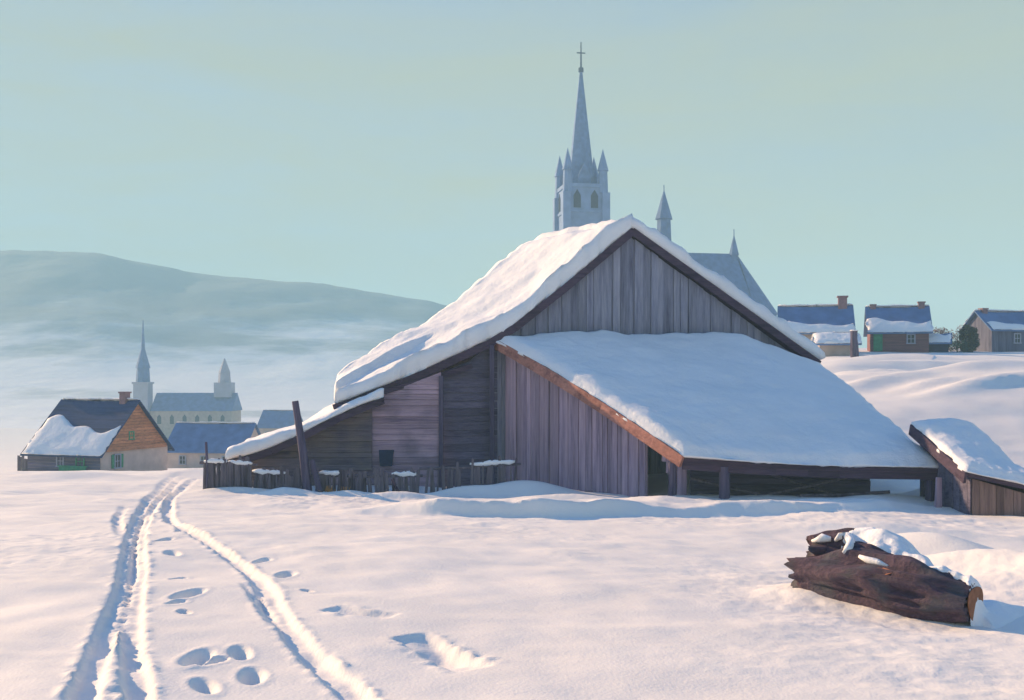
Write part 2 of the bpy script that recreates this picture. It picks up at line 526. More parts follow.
# ------------------------------------------------------------------ snow ground with sleigh ruts and footprints
RUTS = [  # pixel path, half width (m), depth (m)
    ([(178, 477), (158, 490), (143, 508), (133, 535), (128, 570), (118, 605), (104, 640), (88, 680), (76, 720)], 0.12, 0.085),
    ([(183, 480), (166, 492), (149, 512), (140, 540), (138, 575), (133, 610), (131, 645), (138, 680), (144, 720)], 0.11, 0.085),
    ([(200, 480), (176, 492), (168, 508), (174, 525), (200, 540), (235, 560), (258, 578), (275, 605), (292, 630), (318, 655), (350, 680), (384, 712)], 0.12, 0.085),
    ([(246, 582), (262, 602), (278, 627)], 0.08, 0.06),
    ([(330, 606), (358, 611), (394, 614)], 0.16, 0.09),
    ([(408, 630), (428, 639), (450, 649), (476, 659)], 0.19, 0.12),
    ([(125, 505), (118, 520), (122, 538)], 0.10, 0.06),
]
PRINTS = [(182, 535), (172, 556), (178, 577), (188, 594), (184, 612), (197, 653), (213, 656), (240, 648), (252, 668), (168, 520), (286, 573), (307, 590), (160, 543), 
          (176, 602), (204, 678), (262, 560)]


def terrain():
    def axis(lo, hi, dense_lo, dense_hi, step, grow):
        a = list(np.arange(dense_lo, dense_hi, step(dense_lo) if callable(step) else step)) if not callable(step) else []
        if callable(step):
            t = dense_lo
            while t < dense_hi: a.append(t); t += step(t)
        s = a[-1] - a[-2]; t = a[-1]
        while t < hi: s *= grow; t += s; a.append(min(t, hi))
        s = a[1] - a[0]; t = a[0]; b = []
        while t > lo: s *= grow; t -= s; b.append(max(t, lo))
        return np.array(b[::-1] + a)
    xs = axis(-1400, 1400, -9.0, 10.5, 0.04, 1.035)
    ys = axis(-700, 1450, 7.5, 36.0, lambda t: max(0.038, 0.0036 * t), 1.03)
    X, Y = np.meshgrid(xs, ys)
    Z = base_height(X, Y)
    near = np.exp(-((Y - 20) / 90) ** 2)
    Z += 0.16 * fbm(X * 0.16, Y * 0.22, 3, 4) + 0.06 * fbm(X * 0.7 + Y * .3, Y * 0.8, 9, 3) * near + (0.03 * fbm(X * 2.2 + Y, Y * 2.6, 21, 3) + .012 * fbm(X * 9, Y * 9, 31, 2)) * near * np.clip(.35 + 2.2 * fbm(X * .21, Y * .21, 51, 3), 0.05, 1.3)
    far = sstep(60, 160, np.hypot(X, Y))
    Z += far * 1.2 * fbm(X * 0.02, Y * 0.03, 5, 4)
    # wind drifts and banks, some added for the shade on their fronts
    def mound(cx, cy, rx, ry, h, rot=0.0):
        c, s = math.cos(rot), math.sin(rot); dx, dy = X - cx, Y - cy
        u, v = (dx * c + dy * s) / rx, (-dx * s + dy * c) / ry
        return h * np.exp(-(u * u + v * v))
    for px, py, rx, ry, h, rot in MOUNDS:
        gx, gy = on_ground(px, py); Z += mound(gx, gy, rx, ry, h, rot)
    # scarp added before the barn, steep so that its front falls in shade
    ft = np.array([on_ground(*p) for p in ((300, 509), (360, 513), (420, 515), (480, 516.5), (540, 518), (590, 517.5), (640, 516), (700, 514.5), (800, 514), (900, 512), (960, 510))])
    ye = np.interp(X, ft[:, 0], ft[:, 1]) + .42 * fbm(X * .38, X * 0 + 3.3, 71, 2)
    hh = np.interp(X, ft[:, 0], [0, .12, .30, .38, .40, .38, .32, .26, .24, .16, 0]) * (1 + .6 * fbm(X * .5 + 4, Y * .4, 73, 3))
    q_ = Y - ye
    Z += hh * np.clip(q_ / (.44 + .4 * np.clip(fbm(X * .7, Y * .5, 75, 2), -.4, .6)), 0, 1) ** 1.3 * (1 - sstep(.7, 4.2, q_))
    # ruts
    sub = (Y > 6.5) & (Y < 45) & (np.abs(X) < 20)
    xi, yi = X[sub], Y[sub]; dz = np.zeros_like(xi)
    for path, hw, dp in RUTS:
        w = [np.array(on_ground(*p)) for p in path]
        # smooth the path
        cr = []
        for i in range(len(w) - 1):
            p0, p1, p2, p3 = w[max(i - 1, 0)], w[i], w[i + 1], w[min(i + 2, len(w) - 1)]
            for k in range(6):
                t = k / 6
                cr.append(0.5 * ((2 * p1) + (-p0 + p2) * t + (2 * p0 - 5 * p1 + 4 * p2 - p3) * t * t + (-p0 + 3 * p1 - 3 * p2 + p3) * t ** 3))
        cr.append(w[-1])
        dist = np.full_like(xi, 99.0); sgn = np.zeros_like(xi); en = np.zeros_like(xi)
        tot = len(cr) - 1
        for i in range(tot):
            a, b = cr[i], cr[i + 1]; ab = b - a; L2 = (ab ** 2).sum() + 1e-9
            t = np.clip(((xi - a[0]) * ab[0] + (yi - a[1]) * ab[1]) / L2, 0, 1)
            ex, ey = xi - (a[0] + ab[0] * t), yi - (a[1] + ab[1] * t); dd = np.hypot(ex, ey)
            m = dd < dist
            dist[m] = dd[m]; en[m] = (i + t[m]) / tot
        nz = 1 + 0.5 * fbm(xi * 1.7, yi * 1.7, 41, 3)
        hwn = hw * (1 + 0.35 * vnoise(xi * 2.3, yi * 1.2, 77))
        q = dist / hwn
        fade = np.minimum(1, np.minimum(en, 1 - en) * 8 + 0.35) if len(path) > 4 else np.sin(math.pi * en) ** .6
        dz += fade * nz * (-dp * np.exp(-q ** 7) + dp * (0.10 + .55 * fbm(xi * 6.5, yi * 6.5, 91, 2)) * np.exp(-((q - 1.35) / 0.45) ** 2) + .02 * fbm(xi * 5, yi * 5, 95, 2) * np.exp(-q ** 4))
    for k, (px, py) in enumerate(PRINTS):
        gx, gy = on_ground(px, py)
        sc = 1.0 + 0.35 * math.sin(k * 2.7)
        ang = 0.5 * math.sin(k * 1.9); c, s = math.cos(ang), math.sin(ang)
        dx, dy = xi - gx, yi - gy
        u, v = (dx * c + dy * s) / (0.08 * sc), (-dx * s + dy * c) / (0.19 * sc)
        r = np.sqrt(u * u + v * v)
        dz += -0.12 * sc * np.exp(-r ** 3) + 0.015 * np.exp(-((r - 1.5) / 0.4) ** 2)
    Z[sub] += dz
    ny, nx = X.shape
    co = np.stack([X, Y, Z], -1).reshape(-1, 3)
    idx = np.arange(nx * ny).reshape(ny, nx)
    fa = np.stack([idx[:-1, :-1], idx[:-1, 1:], idx[1:, 1:], idx[1:, :-1]], -1).reshape(-1, 4)
    me = bpy.data.meshes.new('snow_ground')
    me.vertices.add(len(co)); me.vertices.foreach_set('co', co.ravel())
    me.loops.add(fa.size); me.loops.foreach_set('vertex_index', fa.ravel().astype(np.int32))
    me.polygons.add(len(fa)); me.polygons.foreach_set('loop_start', np.arange(0, fa.size, 4, dtype=np.int32))
    me.polygons.foreach_set('loop_total', np.full(len(fa), 4, dtype=np.int32))
    me.polygons.foreach_set('use_smooth', np.ones(len(fa), dtype=bool))
    me.update(calc_edges=True); me.validate()
    o = bpy.data.objects.new('snow_ground', me); COL.objects.link(o)
    me.materials.append(MATS['ground_snow']); o['kind'] = 'structure'
    return X, Y, Z


MOUNDS = [
    (525, 492, 1.6, 0.8, 0.42, -0.25), (560, 500, 1.4, 0.5, 0.22, -0.25),         # drift by the barn wall
    (700, 500, 3.0, 0.7, 0.16, 0), (655, 504, 1.2, 0.6, 0.12, 0),
    (945, 497, 0.95, 0.55, 0.42, 0.1), (905, 503, 1.2, 0.5, 0.18, 0.1),           # heap before the small shed
    (985, 577, 1.3, 0.55, 0.42, -0.75), (925, 556, 1.6, 0.5, 0.40, -0.75), (812, 596, .6, .45, .13, -.6), (880, 608, .8, .4, .06, -.6), (1060, 590, 1.4, .9, .3, 0),   # bank behind the log
    (1070, 395, 9, 7, 1.2, 0.3), (905, 368, 10, 3.5, 0.3, 0.2), (870, 385, 6, 2.0, 0.35, 0.35), (850, 363, 9, 4, 0.2, 0.1), (905, 371, 6.5, 1.3, .55, .1), (990, 388, 6, 1.3, .62, .35), (868, 394, 3, .8, .32, .45), (850, 378, 2.5, .8, .3, .5), (915, 366, 5, .7, .42, .12), (880, 379, 3, .6, .36, .5), (985, 402, 3.2, .7, .40, .4), (930, 398, 2.2, .5, .24, .5),  # drifts on the rise; narrow ones added, steep enough to shade their own fronts
     (285, 494, .9, .35, .22, 0), (230, 492, 1.0, .35, .16, 0), (400, 496, 1.1, .4, .2, 0), (460, 493, .8, .35, .22, 0), (350, 494, .6, .3, .14, 0), (880, 535, 2.2, .45, .20, -.35), (60, 480, 4, 1.2, 0.3, 0), (200, 476, 2.5, 1.5, 0.4, 0),
]
GX, GY, GZ = terrain()
_xs, _ys = GX[0], GY[:, 0]


def gz(x, y):
    i = int(np.clip(np.searchsorted(_ys, y), 1, len(_ys) - 1)); j = int(np.clip(np.searchsorted(_xs, x), 1, len(_xs) - 1))
    ty = (y - _ys[i - 1]) / (_ys[i] - _ys[i - 1]); tx = (x - _xs[j - 1]) / (_xs[j] - _xs[j - 1])
    a = GZ[i - 1, j - 1] * (1 - tx) + GZ[i - 1, j] * tx; b = GZ[i, j - 1] * (1 - tx) + GZ[i, j] * tx
    return float(a * (1 - ty) + b * ty)


# ------------------------------------------------------------------ hills beyond the valley
def make_hills():
    Y0 = 620.0
    prof_px = [(-900, 330), (-500, 270), (-200, 252), (20, 249), (100, 252), (180, 267), (280, 281), (380, 289), (430, 297), (520, 330), (600, 362), (700, 385), (900, 392)]
    az = np.linspace(-900, 900, 260); rd = np.linspace(0, 1, 60)
    A, Rr = np.meshgrid(az, rd)
    dep = 290 + Rr * 720
    top = np.interp(A, [p[0] for p in prof_px], [p[1] for p in prof_px])
    crest = (HOR - top) / F * 760 + EYE
    s = np.where(Rr < 0.65, Rr / 0.65, 1.0)
    s2 = s ** 1.9
    z = -14 + EYE + (crest + 14 - EYE) * s2
    z = np.where(Rr > 0.65, crest - (Rr - 0.65) * 120, z)
    X = (A - 512) / F * dep
    rough = fbm(X * 0.012, dep * 0.012, 61, 5)
    z = z + rough * 7 * np.clip(Rr * 2 - .15, 0, 1) * np.clip((crest + 5) / 60, 0.05, 1)
    verts = np.stack([X, dep, z], -1).reshape(-1, 3)
    ny, nx = X.shape
    faces = [(i * nx + j, i * nx + j + 1, (i + 1) * nx + j + 1, (i + 1) * nx + j) for i in range(ny - 1) for j in range(nx - 1)]
    me = bpy.data.meshes.new('hills'); me.from_pydata([tuple(v) for v in verts], [], faces); me.update()
    me.polygons.foreach_set('use_smooth', [True] * len(me.polygons))
    o = bpy.data.objects.new('hills', me); COL.objects.link(o); me.materials.append(MATS['hill_cover']); o['kind'] = 'structure'


make_hills()

# ------------------------------------------------------------------ the barn
barn = thing('barn', 'big weathered grey barn with snow-laden roof, low side wing and wide open-fronted lean-to', 'barn', (3.0, 33.0, gz(3, 33)))
A0 = P(632, 228, 36.4); B0 = P(502, 334, 35.1); C0 = P(335, 405, 34.0); D0 = P(819, 361, 37.6)
A1 = P(538, 246, 40.6); B1 = P(438, 324, 38.6); C1 = P(337, 394, 35.9); D1 = D0 + Vector((-3.4, 4.1, 0.1))

left_front = polyrow([A0, A0.lerp(B0, 0.5) + Vector((0, 0, -0.06)), B0, B0.lerp(C0, .5) + Vector((0, 0, -.1)), C0])
left_back = polyrow([A1, A1.lerp(B1, 0.5), B1, C1])
roof_left = lambda u, v: left_front(u).lerp(left_back(u), v)
roof_right = bilin(A0, D0, D1, A1)
mb = MB(); deck(mb, roof_left, 14, 4, 0.14); deck(mb, roof_right, 8, 3, 0.14)
roof = mb.build('roof', 'dark_timber', barn)


def left_T(u, v):
    t = 0.47 + 0.05 * math.sin(u * 9 + 1) + 0.16 * max(0, 1 - u * 4) - 0.42 * max(0, 1 - u * 11) + 0.16 * max(0, 1 - v * 3)
    if u > 0.62:   # a slipped ledge near the eave: the front part lies lower than the back
        k = min(1, (u - 0.62) / 0.12)
        t += (0.20 if v > 0.5 else -0.10) * k
    return t


snow_slab(roof_left, 90, 34, left_T, edge=0.16, bulge=0.05, seed=2, lump=0.16, wob=0.12, low=1.0, parent=roof)
snow_slab(roof_right, 50, 20, lambda u, v: 0.60 - 0.10 * max(0, 1 - u * 12), edge=0.3, bulge=0.14, seed=3, lump=0.12, wob=0.10, low=0.88, parent=roof)
# verge boards
mb = MB()
vp = [left_front(t) for t in np.linspace(0, 1, 12)]
for a, b in zip(vp[:-1], vp[1:]): mb.bar(a + Vector((0.03, -0.05, -0.12)), b + Vector((0.03, -0.05, -0.12)), 0.06, 0.26)
mb.build('verge_board', 'dark_timber', roof)
mb = MB(); mb.bar(A0 + Vector((0, -0.05, -0.12)), D0 + Vector((0, -0.05, -0.12)), 0.06, 0.26); mb.build('verge_board', 'dark_timber', roof)

back = Vector((-0.28, 0.36, 0))       # walls stand back under the verges


def drop(p, z): return Vector((p.x, p.y, z))


# upper gable of upright grey boards
mb = MB()
Aw, Bw, Dw = A0 + back + Vector((0, 0, -.16)), B0 + back + Vector((0, 0, -.16)), D0 + back + Vector((0, 0, -.16))
# put them all in one upright plane through Bw and Dw
axis = Vector((Dw.x - Bw.x, Dw.y - Bw.y, 0)); tA = (Aw.x - Bw.x) / axis.x
Aw.y = Bw.y + axis.y * tA
floor_z = ground(5, 36) - 0.3
boards(mb, [drop(Bw, floor_z), Bw, Aw, Dw, drop(Dw, floor_z)], 0, 0.30, 0.035, 0.014, 0.014)
mb.build('gable_wall', 'grey_boards', barn)

# dark wall of lying boards under the knee of the roof
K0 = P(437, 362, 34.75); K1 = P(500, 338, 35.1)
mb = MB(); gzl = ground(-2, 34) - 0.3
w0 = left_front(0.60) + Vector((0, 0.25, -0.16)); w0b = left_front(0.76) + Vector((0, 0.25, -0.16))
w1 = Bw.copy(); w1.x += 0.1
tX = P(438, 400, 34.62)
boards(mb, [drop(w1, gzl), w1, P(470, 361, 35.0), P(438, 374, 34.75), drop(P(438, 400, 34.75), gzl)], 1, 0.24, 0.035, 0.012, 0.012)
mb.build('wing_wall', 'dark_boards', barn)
# lilac weathered boards, standing a little proud
mb = MB()
q0, q1, q2 = P(441, 374, 34.42), P(441, 372, 34.42), P(340, 404, 34.2)
q3 = P(300, 430, 34.1)
boards(mb, [drop(q1, gzl), q1, P(400, 388, 34.33), P(345, 409, 34.2), P(318, 420, 34.14), drop(P(318, 420, 34.14), gzl)], 1, 0.20, 0.035, 0.012, 0.014)
lw = mb.build('plank_wall', 'lilac_boards', barn)
mb = MB(); mb.prism([P(379, 450, 34.2), P(394, 450, 34.2), P(392, 466, 34.2), P(380, 466, 34.2)], (0, -0.06, 0)); mb.build('hatch', 'dark_paint', barn)
# low wing at the end: mottled boards
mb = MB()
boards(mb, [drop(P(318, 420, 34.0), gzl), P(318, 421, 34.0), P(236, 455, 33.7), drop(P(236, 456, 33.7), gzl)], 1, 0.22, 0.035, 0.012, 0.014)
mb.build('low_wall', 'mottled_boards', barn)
# patch of darker mottled boards beneath the catslide
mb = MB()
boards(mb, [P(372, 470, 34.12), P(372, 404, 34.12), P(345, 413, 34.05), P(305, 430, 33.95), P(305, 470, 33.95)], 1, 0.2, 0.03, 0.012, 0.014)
mb.build('mottled_wall', 'mottled_boards', barn)
# corner post
mb = MB(); mb.bar(drop(P(441, 400, 34.36), gzl), P(441, 376, 34.36), 0.14); mb.build('corner_post', 'dark_post', barn)
mb = MB(); mb.bar(drop(P(492, 400, 35.0), gzl), P(492, 345, 35.0), 0.16); mb.build('corner_post', 'dark_post', barn)
# far walls
mb = MB()
bl, br = B1 + Vector((-2, -.6, -2.6)), D1 + Vector((-.2, -.3, -.2))
boards(mb, [drop(A1.lerp(C1, .7), gzl), A1.lerp(C1, .7) + Vector((0, -.5, -1.0)), A1 + Vector((0.1, -.5, -.35)), br, drop(br, gzl)], 0, 0.4, 0.04)
mb.build('rear_wall', 'grey_boards', barn)
mb = MB(); boards(mb, [drop(Dw, floor_z), Dw, br, drop(br, floor_z)], 0, 0.35, 0.04); mb.build('side_wall', 'grey_boards', barn)

# low wing roof, running down to the fence
W = [P(384, 397, 33.75), P(226, 460, 33.0), P(246, 449, 36.0), P(345, 408, 36.2)]
wing = lambda u, v: bilin(*W)(u, v) + Vector((0, 0, 0.10 * math.sin(u * 6) - 0.12 * math.sin(math.pi * u)))
mb = MB(); deck(mb, wing, 10, 3, 0.12)
wr = mb.build('wing_roof', 'dark_timber', barn)
snow_slab(wing, 60, 26, lambda u, v: 0.30 + 0.10 * math.sin(u * 7 + 2) , edge=0.25, bulge=0.05, seed=5, lump=0.16, wob=0.12, low=0.85, parent=wr)
mb = MB(); vp = [wing(t, 0) for t in np.linspace(0, 1, 8)]
for a, b in zip(vp[:-1], vp[1:]): mb.bar(a + Vector((0, -0.04, -0.12)), b + Vector((0, -0.04, -0.12)), 0.06, 0.22)
mb.build('verge_board', 'dark_timber', wr)
# projecting eave timber of the main roof
mb = MB(); mb.bar(P(333, 407, 33.9), P(472, 366, 34.85), 0.2, 0.16); mb.build('eave_beam', 'dark_timber', roof)

# the lean-to
T0, T1, T2 = P(495, 340, 35.3), P(740, 338, 36.75), P(821, 368, 37.4)
E0, E1 = P(683, 458, 28.5), P(938, 468, 27.6)
top_row = lambda u: T0.lerp(T1, u / 0.72) if u < 0.72 else T1.lerp(T2, (u - 0.72) / 0.28)


def lean(u, v):
    p = top_row(u).lerp(E0.lerp(E1, u), v)
    p.z += 0.12 * math.sin(math.pi * v) * (1 - 0.4 * u) - 0.07 * math.sin(math.pi * u) * v
    return p


mb = MB(); deck(mb, lean, 14, 8, 0.13)
lr = mb.build('lean_to_roof', 'dark_timber', barn)


def lean_T(u, v): return 0.26 + 0.05 * math.sin(5 * u + 3 * v) + (0.16 * max(0, v - 0.25) * max(0, 1 - u * 7))


snow_slab(lean, 110, 70, lean_T, edge=0.45, bulge=0.08, seed=8, lump=0.11, wob=0.10, low=0.40, parent=lr)
# red-brown verge timber down the side
mb = MB()
vp = [lean(0, t) for t in np.linspace(0, 1, 9)]
nL = Vector((-0.72, -0.69, 0))
for a, b in zip(vp[:-1], vp[1:]): mb.bar(a + nL * 0.05 + Vector((0, 0, -0.10)), b + nL * 0.05 + Vector((0, 0, -0.10)), 0.09, 0.34)
mb.build('verge_board', 'red_timber', lr)
# eave fascia of heavy dark timber
mb = MB()
ep = [lean(t, 1) for t in np.linspace(0, 1, 9)]
for a, b in zip(ep[:-1], ep[1:]): mb.bar(a + Vector((0, 0.10, -0.20)), b + Vector((0, 0.10, -0.20)), 0.16, 0.24)
mb.build('eave_beam', 'dark_timber', lr)
# rafters under the roof
for u in np.linspace(0.06, 0.94, 7):
    mb = MB(); pts = [lean(u, t) + Vector((0, 0, -0.22)) for t in (0.1, 0.5, 0.97)]
    mb.bar(pts[0], pts[1], 0.1, 0.14); mb.bar(pts[1], pts[2], 0.1, 0.14); mb.build('rafter', 'dark_timber', lr)

# side wall of upright lilac planks
inn = Vector((0.30, 0.22, 0))
s0, s1 = lean(0, 0.02) + inn, lean(0, 0.99) + inn
ax_ = Vector((s1.x - s0.x, s1.y - s0.y, 0))
def side(t, dz=-0.2):
    p = lean(0, t); q = s0 + (s1 - s0) * t
    return Vector((s0.x + ax_.x * t, s0.y + ax_.y * t, p.z + dz))
def sfoot(t, up=0.0):
    p = side(t); p.z = gz(p.x, p.y) - 0.15 + up; return p
mb = MB()
boards(mb, [sfoot(0.0), side(0.0), side(0.25), side(0.5), side(0.75), side(0.80), sfoot(0.80), sfoot(0.4)], 0, 0.26, 0.03, 0.012, 0.03, ragged=0.22)
mb.build('lean_to_wall', 'lilac_uprights', barn)
# broken boards hanging past the doorway
mb = MB()
for t, l in ((0.885, 0.45), (0.905, 0.7), (0.93, 1.0), (0.955, 1.3), (0.975, 1.1)):
    p = side(t, -0.18); w = Vector((ax_.x, ax_.y, 0)).normalized()
    mb.bar(p, p - Vector((0.02, 0.02, min(l, p.z - gz(p.x, p.y) + 0.1))), 0.035, 0.17, up=w)
mb.build('hanging_boards', 'lilac_uprights', barn)
def post(px, py, Y, w, mat='dark_post', top=None, name='post'):
    p = P(px, py, Y); g = gz(p.x, p.y) - 0.2
    t = lean((px - 683) / 255.0, 0.98).z - 0.25 if top is None else top
    m = MB(); m.pole([Vector((p.x, p.y, g)), Vector((p.x + .01, p.y, (g + t) / 2)), Vector((p.x, p.y, t))], [w, w * .95, w * .9], 8, 0.08); return m.build(name, mat, barn)


post(672, 500, 28.75, 0.12); post(724, 500, 28.45, 0.16); post(929, 500, 27.8, 0.12)
# low partition and clutter inside the open front
mb = MB()
a, b = P(690, 480, 31.0), P(700, 480, 31.0)
for (xa, xb, Y, t, bt) in ((690, 872, 30.2, 0.62, -0.3),):
    pa, pb = P(xa, 470, 30.4), P(xb - 2, 470, 29.4)
    ga, gb = gz(pa.x, pa.y), gz(pb.x, pb.y)
    boards(mb, [Vector((pa.x, pa.y, ga - .1)), Vector((pa.x, pa.y, ga + .80)), Vector((pb.x, pb.y, gb + .55)), Vector((pb.x, pb.y, gb - .1))], 1, 0.2, 0.04, 0.02, 0.05)
mb.build('partition', 'dark_boards', barn)
for (x0, y0, x1, y1, Y, r) in ((745, 499, 862, 474, 28.9, 0.05), (770, 474, 850, 499, 29.1, 0.045), (690, 478, 760, 494, 29.3, 0.05), (800, 496, 890, 492, 28.5, 0.06)):
    m = MB(); m.pole([P(x0, y0, Y), P((x0 + x1) / 2, (y0 + y1) / 2 + 1, Y), P(x1, y1, Y - .3)], [r, r * .95, r * .8], 7, 0.1)
    m.build('brace_pole', 'picket_wood', barn)

# ------------------------------------------------------------------ the small shed
V0, V1, V2, V3 = P(912, 425, 28.6), P(967, 473, 25.6), P(1046, 490, 25.0), P(976, 431, 28.6)
shed = thing('shed', 'small brown plank shed with a snowy sloping roof beside the lean-to corner', 'shed', (13, 27, gz(13, 27)))
shr = lambda u, v: bilin(V0, V3, V2, V1)(u, v) + Vector((0, 0, -0.08 * math.sin(math.pi * v) + 0.08 * math.sin(math.pi * u) * (1 - v)))
mb = MB(); deck(mb, shr, 6, 6, 0.10); sr = mb.build('roof', 'dark_timber', shed)
snow_slab(shr, 40, 50, 0.24, edge=0.4, bulge=0.05, seed=11, lump=0.14, wob=0.08, low=0.45, parent=sr)
mb = MB(); mb.bar(V0 + Vector((-.05, -.02, -.12)), V1 + Vector((-.05, -.02, -.12)), 0.07, 0.30); mb.build('verge_board', 'dark_timber', sr)
i0, i1, i2 = V0 + Vector((.3, .1, -.2)), V1 + Vector((.22, .22, -.16)), V2 + Vector((-.2, .25, -.16))
mb = MB(); boards(mb, [drop(i1, gz(i1.x, i1.y) - .6), i1, i2, drop(i2, gz(i2.x, i2.y) - .6)], 0, 0.2, 0.03, 0.01, 0.015, ragged=0.1); mb.build('front_wall', 'brown_boards', shed)
mb = MB(); boards(mb, [drop(i0, gz(i0.x, i0.y) - .6), i0, i1, drop(i1, gz(i1.x, i1.y) - .6)], 0, 0.2, 0.03, 0.01, 0.015); mb.build('side_wall', 'dark_boards', shed)
i3 = V3 + Vector((-.2, .0, -.2))
mb = MB(); boards(mb, [drop(i0, gz(i0.x, i0.y) - .6), i0, i3, drop(i3, gz(i3.x, i3.y) - .6)], 0, 0.25, 0.03); boards(mb, [drop(i3, gz(i3.x, i3.y) - .6), i3, i2, drop(i2, gz(i2.x, i2.y) - .6)], 0, 0.25, 0.03); mb.build('rear_wall', 'brown_boards', shed)
pt = P(938, 490, 26.9)
mb = MB(); g_ = gz(pt.x, pt.y); mb.bar((pt.x, pt.y, g_ - .2), (pt.x + .02, pt.y, g_ + 0.78), 0.17, 0.12, taper=0.75)
tag(mb.build('stub_post', 'lilac_uprights'), 'short pale post standing in the snow heap before the small shed', 'post')

# ------------------------------------------------------------------ fences before the barn wing
def picket_row(name, label, x0, x1, Y0, Y1, top0, top1, n, mat='picket_wood', lean_=0.06, wid=(0.09, 0.17), rail=True, snowcap=True, group=None, gaps=()):
    a = P(x0, 480, Y0); b = P(x1, 480, Y1)
    root = thing(name, label, 'fence', ((a.x + b.x) / 2, (a.y + b.y) / 2, gz((a.x + b.x) / 2, (a.y + b.y) / 2)), 0, group)
    d = (b - a); d.z = 0; L = d.length; d.normalize(); nn = Vector((d.y, -d.x, 0))
    for i in range(n):
        if i in gaps: continue
        t = (i + 0.5 + random.uniform(-.25, .25)) / n
        x = a.x + (b.x - a.x) * t; y = a.y + (b.y - a.y) * t
        g = gz(x, y); tz = ((HOR - (top0 + (top1 - top0) * t)) / F * y + EYE) + random.uniform(-.26, .13)
        w = random.uniform(*wid); ln = random.uniform(-lean_, lean_)
        m = MB(); m.prism([Vector((x, y, g - .2)) - d * w / 2, Vector((x, y, g - .2)) + d * w / 2, Vector((x, y, tz)) + d * (w / 2 * .8 + ln), Vector((x, y, tz + random.uniform(.0, .06))) + d * ln, Vector((x, y, tz)) - d * (w / 2 * .8 - ln)], nn * 0.03)
        m.build('picket', mat, root)
    if rail:
        m = MB()
        zs = []
        for k, t in ((0, 0.0), (1, 1.0)):
            x = a.x + (b.x - a.x) * t; y = a.y + (b.y - a.y) * t
            zs.append(Vector((x, y, (HOR - (top0 + (top1 - top0) * t + 5)) / F * y + EYE)))
        m.pole([zs[0] - d * .15 - nn * .06, zs[0].lerp(zs[1], .5) - nn * .06 + Vector((0, 0, -.04)), zs[1] + d * .15 - nn * .06], [.05, .045, .04], 7, .1)
        rl = m.build('rail', 'picket_wood', root)
        if snowcap:
            for (s0_, s1_) in snowcap if isinstance(snowcap, (list, tuple)) else ((0.05, 0.95),):
                p0, p1 = zs[0].lerp(zs[1], s0_), zs[0].lerp(zs[1], s1_)
                up = Vector((0, 0, .055))
                nr = max(6, int((p1 - p0).length / .2)); pts = []; rr = []
                for k in range(nr + 1):
                    t = k / nr
                    pts.append(p0.lerp(p1, t) + up - nn * .02 + Vector((0, 0, random.uniform(-.015, .03)))); rr.append((0.03 + .05 * math.sin(math.pi * min(1, max(0, t))) ** .4) * random.uniform(.7, 1.25))
                mm = MB(); mm.pole(pts, rr, 9, .12); mm.build('snow_cap', 'roof_snow', rl, smooth=True)
    return root


picket_row('picket_fence', 'dense grey picket fence with thick snow on top at the wing end', 204, 252, 31.9, 31.8, 458, 460, 19, wid=(.09, .18), snowcap=((0.0, .48), (.5, 1.0)), lean_=.03)
picket_row('picket_fence', 'dark broken picket fence between the dense snowy pickets and the tall leaning pole', 252, 306, 31.8, 31.6, 468, 472, 21, snowcap=((.0, .62),), lean_=.12)
picket_row('picket_fence', 'uneven dark picket fence with a snow-capped rail right of the tall leaning pole', 316, 418, 31.6, 31.9, 470, 471, 34, snowcap=((.02, .26), (.74, 1.0)), lean_=.08, gaps=(17, 19, 24))
picket_row('picket_fence', 'paler picket fence under a thick snow-capped board before the dark barn wall', 424, 516, 31.9, 31.7, 464, 459, 24, wid=(.06, .14), snowcap=((.50, 1.0),), lean_=.09, gaps=(4, 10, 11, 18))


def pole_thing(name, label, x0, y0, x1, y1, Y, r0, r1, mat='dark_post', cat='post', snow=False, group=None):
    a = P(x0, y0, Y); a.z = gz(a.x, a.y) - .25; b = P(x1, y1, Y)
    root = thing(name, label, cat, (a.x, a.y, a.z + .25), 0, group)
    m = MB(); mid = a.lerp(b, .5) + Vector((random.uniform(-.04, .04), 0, 0))
    m.pole([a, a.lerp(mid, .5), mid, mid.lerp(b, .5), b], [r0, r0 * .98, (r0 + r1) / 2, r1 * 1.05, r1], 8, .10)
    m.build('shaft', mat, root)
    if snow:
        m = MB(); m.pole([b, b + Vector((0, 0, .05)), b + Vector((0, 0, .1))], [r1 * 1.2, r1 * 1.3, r1 * .5], 8, .1); m.build('snow_cap', 'roof_snow', root, True)
    return root


pole_thing('fence_pole', 'tall dark leaning pole rising above the wing roof', 309, 500, 295, 401, 31.4, .15, .10)
pole_thing('fence_pole', 'shorter dark pole standing close beside the tall leaning one', 322, 501, 312, 460, 31.3, .10, .08)
pole_thing('fence_pole', 'thin dark stake rising from the end of the dense snowy pickets', 207, 490, 206, 442, 31.9, .05, .04)
pole_thing('fence_pole', 'short crooked black stake poking from the snow at the fence gap', 404, 500, 392, 479, 31.0, .06, .05, mat='dark_timber')
# straw at the foot of the poles
for sx, sy, n, lab in ((331, 496, 26, 'larger tuft of orange straw at the foot of the fence poles'), (344, 495, 12, 'smaller tuft of orange straw further from the fence poles')):
    m = MB(); c = P(sx, sy, 31.2); c.z = gz(c.x, c.y)
    for k in range(n):
        p = c + Vector((random.gauss(0, .10), random.gauss(0, .06), 0)); q = p + Vector((random.gauss(0, .08), random.gauss(0, .05), random.uniform(.05, .2)))
        m.bar(p - Vector((0, 0, .03)), q, .025, .012, taper=.4)
    tag(m.build('straw_tuft', 'straw'), lab, 'straw')

